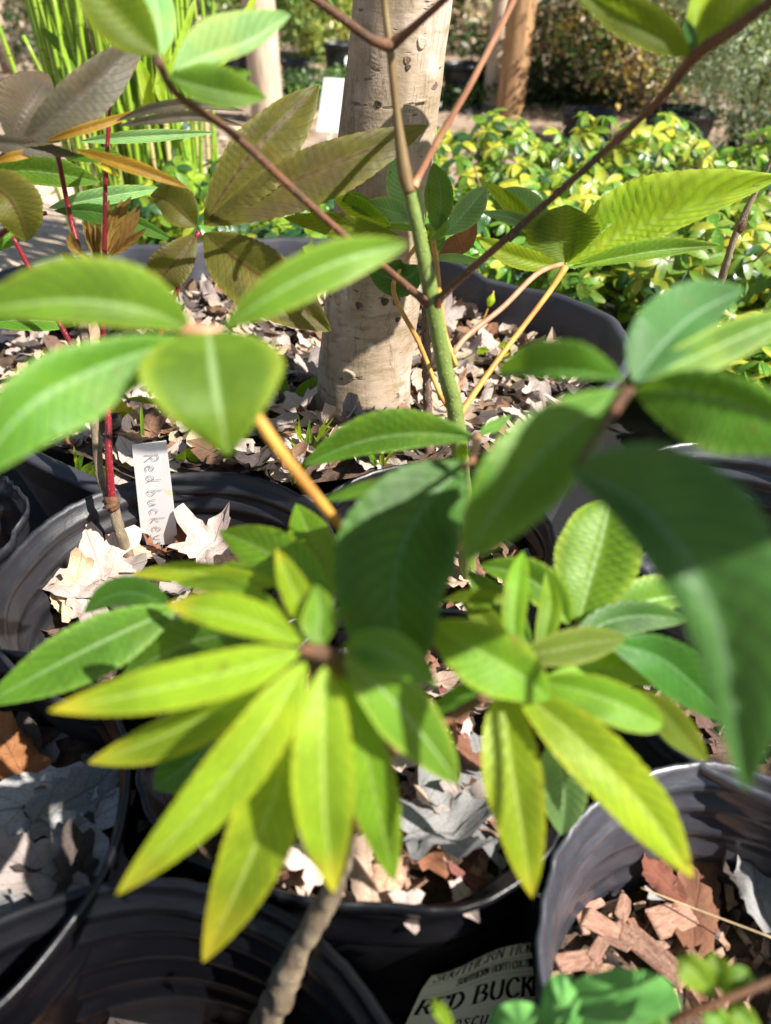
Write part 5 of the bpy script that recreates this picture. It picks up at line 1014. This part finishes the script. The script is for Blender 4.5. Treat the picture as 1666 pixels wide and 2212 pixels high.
GP = M['greyp']; d2 = dc - .22
for mt, px, wl, wr in ((GP, [(45, 315), (130, 245), (220, 165), (318, 72)], 40, 52), (GP, [(25, 312), (50, 250), (75, 205), (105, 158)], 58, 52), (GP, [(-70, 305), (0, 308), (80, 318), (172, 336)], 16, 20), (M['orange'], [(98, 306), (160, 285), (235, 262), (318, 234)], 9, 10), (M['orange'], [(158, 322), (240, 346), (320, 372), (412, 408)], 15, 13), (M['orange'], [(-20, 352), (20, 340), (60, 332), (110, 325)], 9, 9),
        (PU, [(-60, 375), (10, 420), (40, 465), (58, 522)], 58, 50), (GP, [(255, 272), (340, 258), (430, 252), (528, 272)], 12, 10), (GP, [(250, 262), (330, 236), (420, 226), (530, 240)], 12, 9), (M['yellow'], [(200, 350), (225, 362), (245, 372), (262, 382)], 4, 5)):
    leaf(cc2, mt, px, [d2, d2 - .005, d2 + .02], wl, wr)
cc3 = tubepx('compound_leaf', [(100, 460, dc - .10), (60, 470, dc - .11), (-20, 520, dc - .12)], [5, 5, 5], M['stem_red'], C, 10, 8, lab='set of plain green leaflets low behind the crimson shoots')
for mt, px, wl, wr in (('pale', [(70, 306), (110, 285), (150, 270), (205, 262)], 16, 14), ('pale', [(170, 306), (260, 298), (360, 292), (465, 286)], 13, 12), ('green', [(-40, 380), (50, 370), (130, 378), (218, 394)], 36, 26), ('pale', [(105, 450), (180, 435), (260, 420), (350, 406)], 20, 16), ('dark', [(118, 455), (200, 458), (290, 482), (378, 520)], 18, 22), ('green', [(-40, 700), (40, 692), (100, 694), (172, 700)], 22, 22), ('green', [(-20, 545), (0, 520), (30, 500), (70, 470)], 16, 22), ('green', [(150, 345), (200, 335), (240, 336), (275, 350)], 14, 16)):
    leaf(cc3, M[mt], px, [dc - .08, dc - .09, dc - .08], wl, wr)
y1 = thing('young_sprout', 'small sprout with a yellow leaf beside the crimson shoot', 'sprout', G(215, 905, .26))
dy = depth(G(215, 905, .26)); leaf(y1, M['yellow'], [(280, 885), (245, 872), (215, 868), (172, 862)], [dy - .06, dy - .07, dy - .08], 22, 20, name='leaf'); leaf(y1, M['olive'], [(270, 862), (300, 862), (325, 866), (350, 872)], [dy - .07] * 2, 6, 7, name='leaf')
leaf(y1, M['olive'], [(150, 925), (160, 945), (170, 970), (180, 985)], [dy - .07] * 2, 18, 18, name='leaf')
tubepx('stalk', [(232, 905, dy), (262, 890, dy - .04), (282, 882, dy - .06)], [2, 2, 2], M['stem_orange'], y1, 8, 6)

# ------------------------------------------------------------------ two bare stems
s1 = thing('bare_sapling', 'thin rough brown bare stem close behind the green stem', 'sapling', G(927, 1005, .27))
d1 = depth(G(927, 1005, .27)); tubepx('stem', [(928, 1010, d1), (925, 900, d1 - .03), (922, 800, d1 - .06), (920, 690, d1 - .09), (926, 600, d1 - .11), (935, 520, d1 - .13)], [10, 10, 10, 9, 7, 6], M['stem_fuzzy'], s1, 60, 12, .5)
s2 = thing('bare_sapling', 'slender speckled bare stem rising from the right edge pot', 'sapling', G(1506, 1085, .20))
d2_ = depth(G(1506, 1085, .20)); tubepx('stem', [(1506, 1090, d2_), (1512, 960, d2_ - .06), (1525, 800, d2_ - .12), (1548, 650, d2_ - .17), (1572, 560, d2_ - .2), (1600, 480, d2_ - .22), (1640, 400, d2_ - .24), (1675, 330, d2_ - .26)], [9, 9, 9, 8, 8, 8, 5, 4], M['stem_grey'], s2, 70, 12, .3)
tubepx('bud', [(1594, 500, d2_ - .215), (1604, 485, d2_ - .22), (1614, 462, d2_ - .225)], [9, 10, 2], M['stem_brown'], s2, 8, 10)

# ------------------------------------------------------------------ weeds and grass in the tub
def weed(label, x, y, z, leaves, name='weed', cat='weed'):
    r_ = thing(name, label, cat, G(x, y, z)); d_ = depth(G(x, y, z))
    for mt, px, wl, wr, dz in leaves: leaf(r_, M[mt], px, [d_ - dz * .3, d_ - dz], wl, wr, name='leaf', n=20, pleat=.5)
    tubepx('stalk', [(x, y, d_), (x, y - 10, d_ - .01)], [2, 1.5], M['stem_green'], r_, 4, 6); return r_
weed('dark green broad leaved weed at the left foot of the trunk', 640, 872, .25, [('green', [(632, 868), (655, 850), (672, 835), (692, 812)], 18, 16, .02), ('green', [(628, 865), (615, 840), (610, 820), (608, 800)], 10, 10, .02), ('pale', [(600, 872), (620, 875), (640, 876), (660, 878)], 13, 14, .03)])
weed('tiny star shaped green seedling against the trunk base', 818, 882, .25, [('back', [(818, 878), (800, 876), (795, 880), (786, 890)], 6, 7, .02), ('pale', [(818, 875), (835, 878), (845, 882), (856, 884)], 3, 3, .02), ('back', [(818, 872), (808, 866), (802, 862), (795, 856)], 3, 3, .02), ('back', [(820, 872), (820, 865), (822, 858), (822, 850)], 3, 3, .02), ('back', [(821, 872), (828, 868), (834, 862), (842, 856)], 3, 3, .02), ('green', [(868, 880), (866, 870), (862, 860), (862, 852)], 7, 7, .01)])
weed('lime green jagged leaved weed behind the black pot right of the tag', 385, 1012, .27, [('back', [(372, 1010), (405, 990), (435, 978), (474, 968)], 18, 20, .03), ('back', [(372, 1012), (380, 1000), (392, 988), (400, 975)], 10, 10, .03)])
weed('low olive green weed just left of the tag', 200, 1035, .27, [('olive', [(190, 1040), (205, 1025), (225, 1020), (250, 1030)], 14, 16, .02), ('olive', [(185, 1040), (180, 1025), (190, 1010), (205, 1005)], 8, 9, .02), ('yellow', [(250, 1000), (265, 1000), (280, 1003), (300, 1005)], 6, 6, .02)])
weed('small bright green weed beside the crimson shoot', 270, 900, .27, [('back', [(268, 905), (272, 895), (280, 885), (284, 878)], 8, 9, .02), ('back', [(266, 905), (262, 895), (264, 885), (268, 880)], 6, 6, .02)])
weed('yellow green seedlings in the litter right of the green stem', 1050, 770, .25, [('back', [(1030, 765), (1038, 758), (1048, 756), (1058, 758)], 7, 8, .01), ('yellow', [(1070, 775), (1080, 766), (1092, 764), (1104, 766)], 7, 7, .01), ('back', [(1075, 750), (1085, 745), (1095, 745), (1105, 750)], 6, 6, .01), ('back', [(1000, 780), (1010, 775), (1020, 775), (1030, 780)], 5, 6, .01)])
fl = thing('flower_sprout', 'thin stalk with a small green and orange bud in front of the dark tub wall', 'sprout', G(1035, 720, .25)); df = depth(G(1035, 722, .25))
tubepx('stalk', [(1032, 722, df), (1045, 690, df - .01), (1058, 655, df - .02)], [2, 2, 2], M['stem_orange'], fl, 8, 6); tubepx('bud', [(1057, 662, df - .02), (1061, 648, df - .022), (1066, 634, df - .025)], [4, 10, 2], M['back'], fl, 8, 8); tubepx('bud_tip', [(1063, 642, df - .023), (1067, 628, df - .026)], [4, 1], M['stem_orange'], fl, 4, 6)
def tuft(label, x, y, z, n, sp, h, seed):
    r_ = thing('grass_tuft', label, 'grass', G(x, y, z)); rr_ = random.Random(seed); d_ = depth(G(x, y, z))
    for i in range(n):
        a = rr_.gauss(0, sp); hh = h * rr_.uniform(.5, 1.1); x0 = x + rr_.gauss(0, sp * .25)
        leaf(r_, M[rr_.choice(['green', 'back', 'fresh'])], [(x0, y), (x0 + a * .4, y - hh * .5), (x0 + a, y - hh)], [d_, d_ - .03], 3.2, 3.2, name='blade', n=12, pleat=0, serr=0)
tuft('grass tuft behind the orange petiole, left of the trunk', 660, 1000, .27, 12, 30, 110, 1); tuft('few grass blades left of the tag', 165, 1030, .27, 5, 20, 70, 2); tuft('grass blades right of the arching leaf', 820, 1020, .275, 8, 22, 60, 3); tuft('short grass at the foot of the thin brown stem', 700, 990, .27, 6, 30, 50, 4)
tuft('two thin grass blades behind the tag', 312, 985, .27, 2, 6, 110, 5); tuft('grass blades beside the pot rim behind the whorl', 640, 1050, .28, 6, 22, 60, 6)

# ------------------------------------------------------------------ bottom right low plants
def round_leaf(root, x, y, d, rx, ry, mt, tilt=.0, lab=None):
    V = [P(x, y, d)]; uv = [(0.5, .5)]; Fc = []; na, nr = 48, 6
    for k in range(1, nr + 1):
        for a in range(na):
            t = a / na * 6.28319; s = (1 + .035 * math.sin(3 * t) + .012 * math.sin(8 * t + 1)) * k / nr
            V.append(P(x + rx * s * math.cos(t), y - ry * s * math.sin(t), d - tilt * s * math.sin(t) + .012 * (k / nr) ** 2 + (.0012 * math.cos(t * 7) * s))); uv.append((k / nr, (t / 6.28319 * 6) % 1))
    for a in range(na): Fc.append((0, 1 + a, 1 + (a + 1) % na))
    for k in range(nr - 1):
        for a in range(na): b = 1 + k * na; Fc.append((b + a, b + na + a, b + na + (a + 1) % na, b + (a + 1) % na))
    o = wpart('leaf', mesh('leaf', V, Fc, uv, True, [M[mt]]), root)
    if lab: o['label'] = lab
    return o
rp = thing('round_leaved_plant', 'low plant with round waxy blurred leaves at the bottom right', 'plant', P(1330, 2420, .42))
n_ = N('waxy_plain'); oc = n_.coord(); q = n_.noise(40, 4, .6, vec=oc); tq = n_.add('ShaderNodeBsdfTranslucent'); tq.inputs[0].default_value = (.15, .38, .08, 1); mx = n_.add('ShaderNodeMixShader'); mx.inputs[0].default_value = .3
n_.t.links.new(n_.bsdf(n_.mix(n_.smooth(q, .35, .7), (.17, .42, .11), (.09, .28, .06)), .45, .4), mx.inputs[1]); n_.t.links.new(tq.outputs[0], mx.inputs[2]); M['waxp'] = n_.done(mx.outputs[0])
round_leaf(rp, 1345, 2180, .36, 125, 92, 'waxp', .03); round_leaf(rp, 1215, 2180, .355, 46, 82, 'waxp', .01); round_leaf(rp, 1120, 2215, .37, 62, 55, 'waxp', .02)
for a, b in ((1345, 2180), (1215, 2200), (1120, 2240)): tubepx('stalk', [(a, b, .375), (a * .6 + 532, 2300, .42), (1330, 2420, .45)], [4, 4, 4], M['stem_green'], rp, 8, 8)
wp_ = thing('leafy_weed', 'blurred weed with small bright leaves in the bottom right corner', 'weed', P(1400, 2420, .40))
tubepx('stem', [(1380, 2330, .34), (1440, 2215, .32), (1540, 2170, .31), (1700, 2105, .31)], [8, 9, 9, 9], M['stem_brown'], wp_, 16, 10); tubepx('stem', [(1400, 2420, .40), (1390, 2380, .36), (1380, 2330, .34)], [8, 8, 8], M['stem_brown'], wp_, 6, 10)
for px, wl, wr, mt in (([(1540, 2150), (1510, 2110), (1485, 2085), (1462, 2068)], 34, 30, 'fresh'), ([(1545, 2140), (1550, 2105), (1545, 2080), (1540, 2055)], 22, 30, 'fresh'), ([(1560, 2150), (1580, 2120), (1605, 2110), (1630, 2112)], 22, 24, 'green'), ([(1580, 2170), (1600, 2190), (1620, 2215), (1650, 2240)], 24, 26, 'fresh'), ([(1530, 2175), (1540, 2195), (1560, 2215), (1570, 2240)], 26, 26, 'fresh'), ([(1460, 2205), (1440, 2215), (1420, 2230), (1400, 2250)], 20, 20, 'green'), ([(985, 2240), (962, 2200), (948, 2180), (935, 2158)], 14, 14, 'back')):
    leaf(wp_, M[mt], px, [.32, .315, .32], wl, wr, name='leaf')
# thin straw lying across the bottom right pot
V, Fc = tube_data([G(1385, 1918, .20), G(1480, 1955, .2), G(1680, 2030, .21)], [.0007, .0007, .0006], 12, 6); tag(link('straw', mesh('straw', V, Fc, mats=[M['reed_tan']])), 'thin yellow straw lying across the shaded bottom right pot', 'straw')
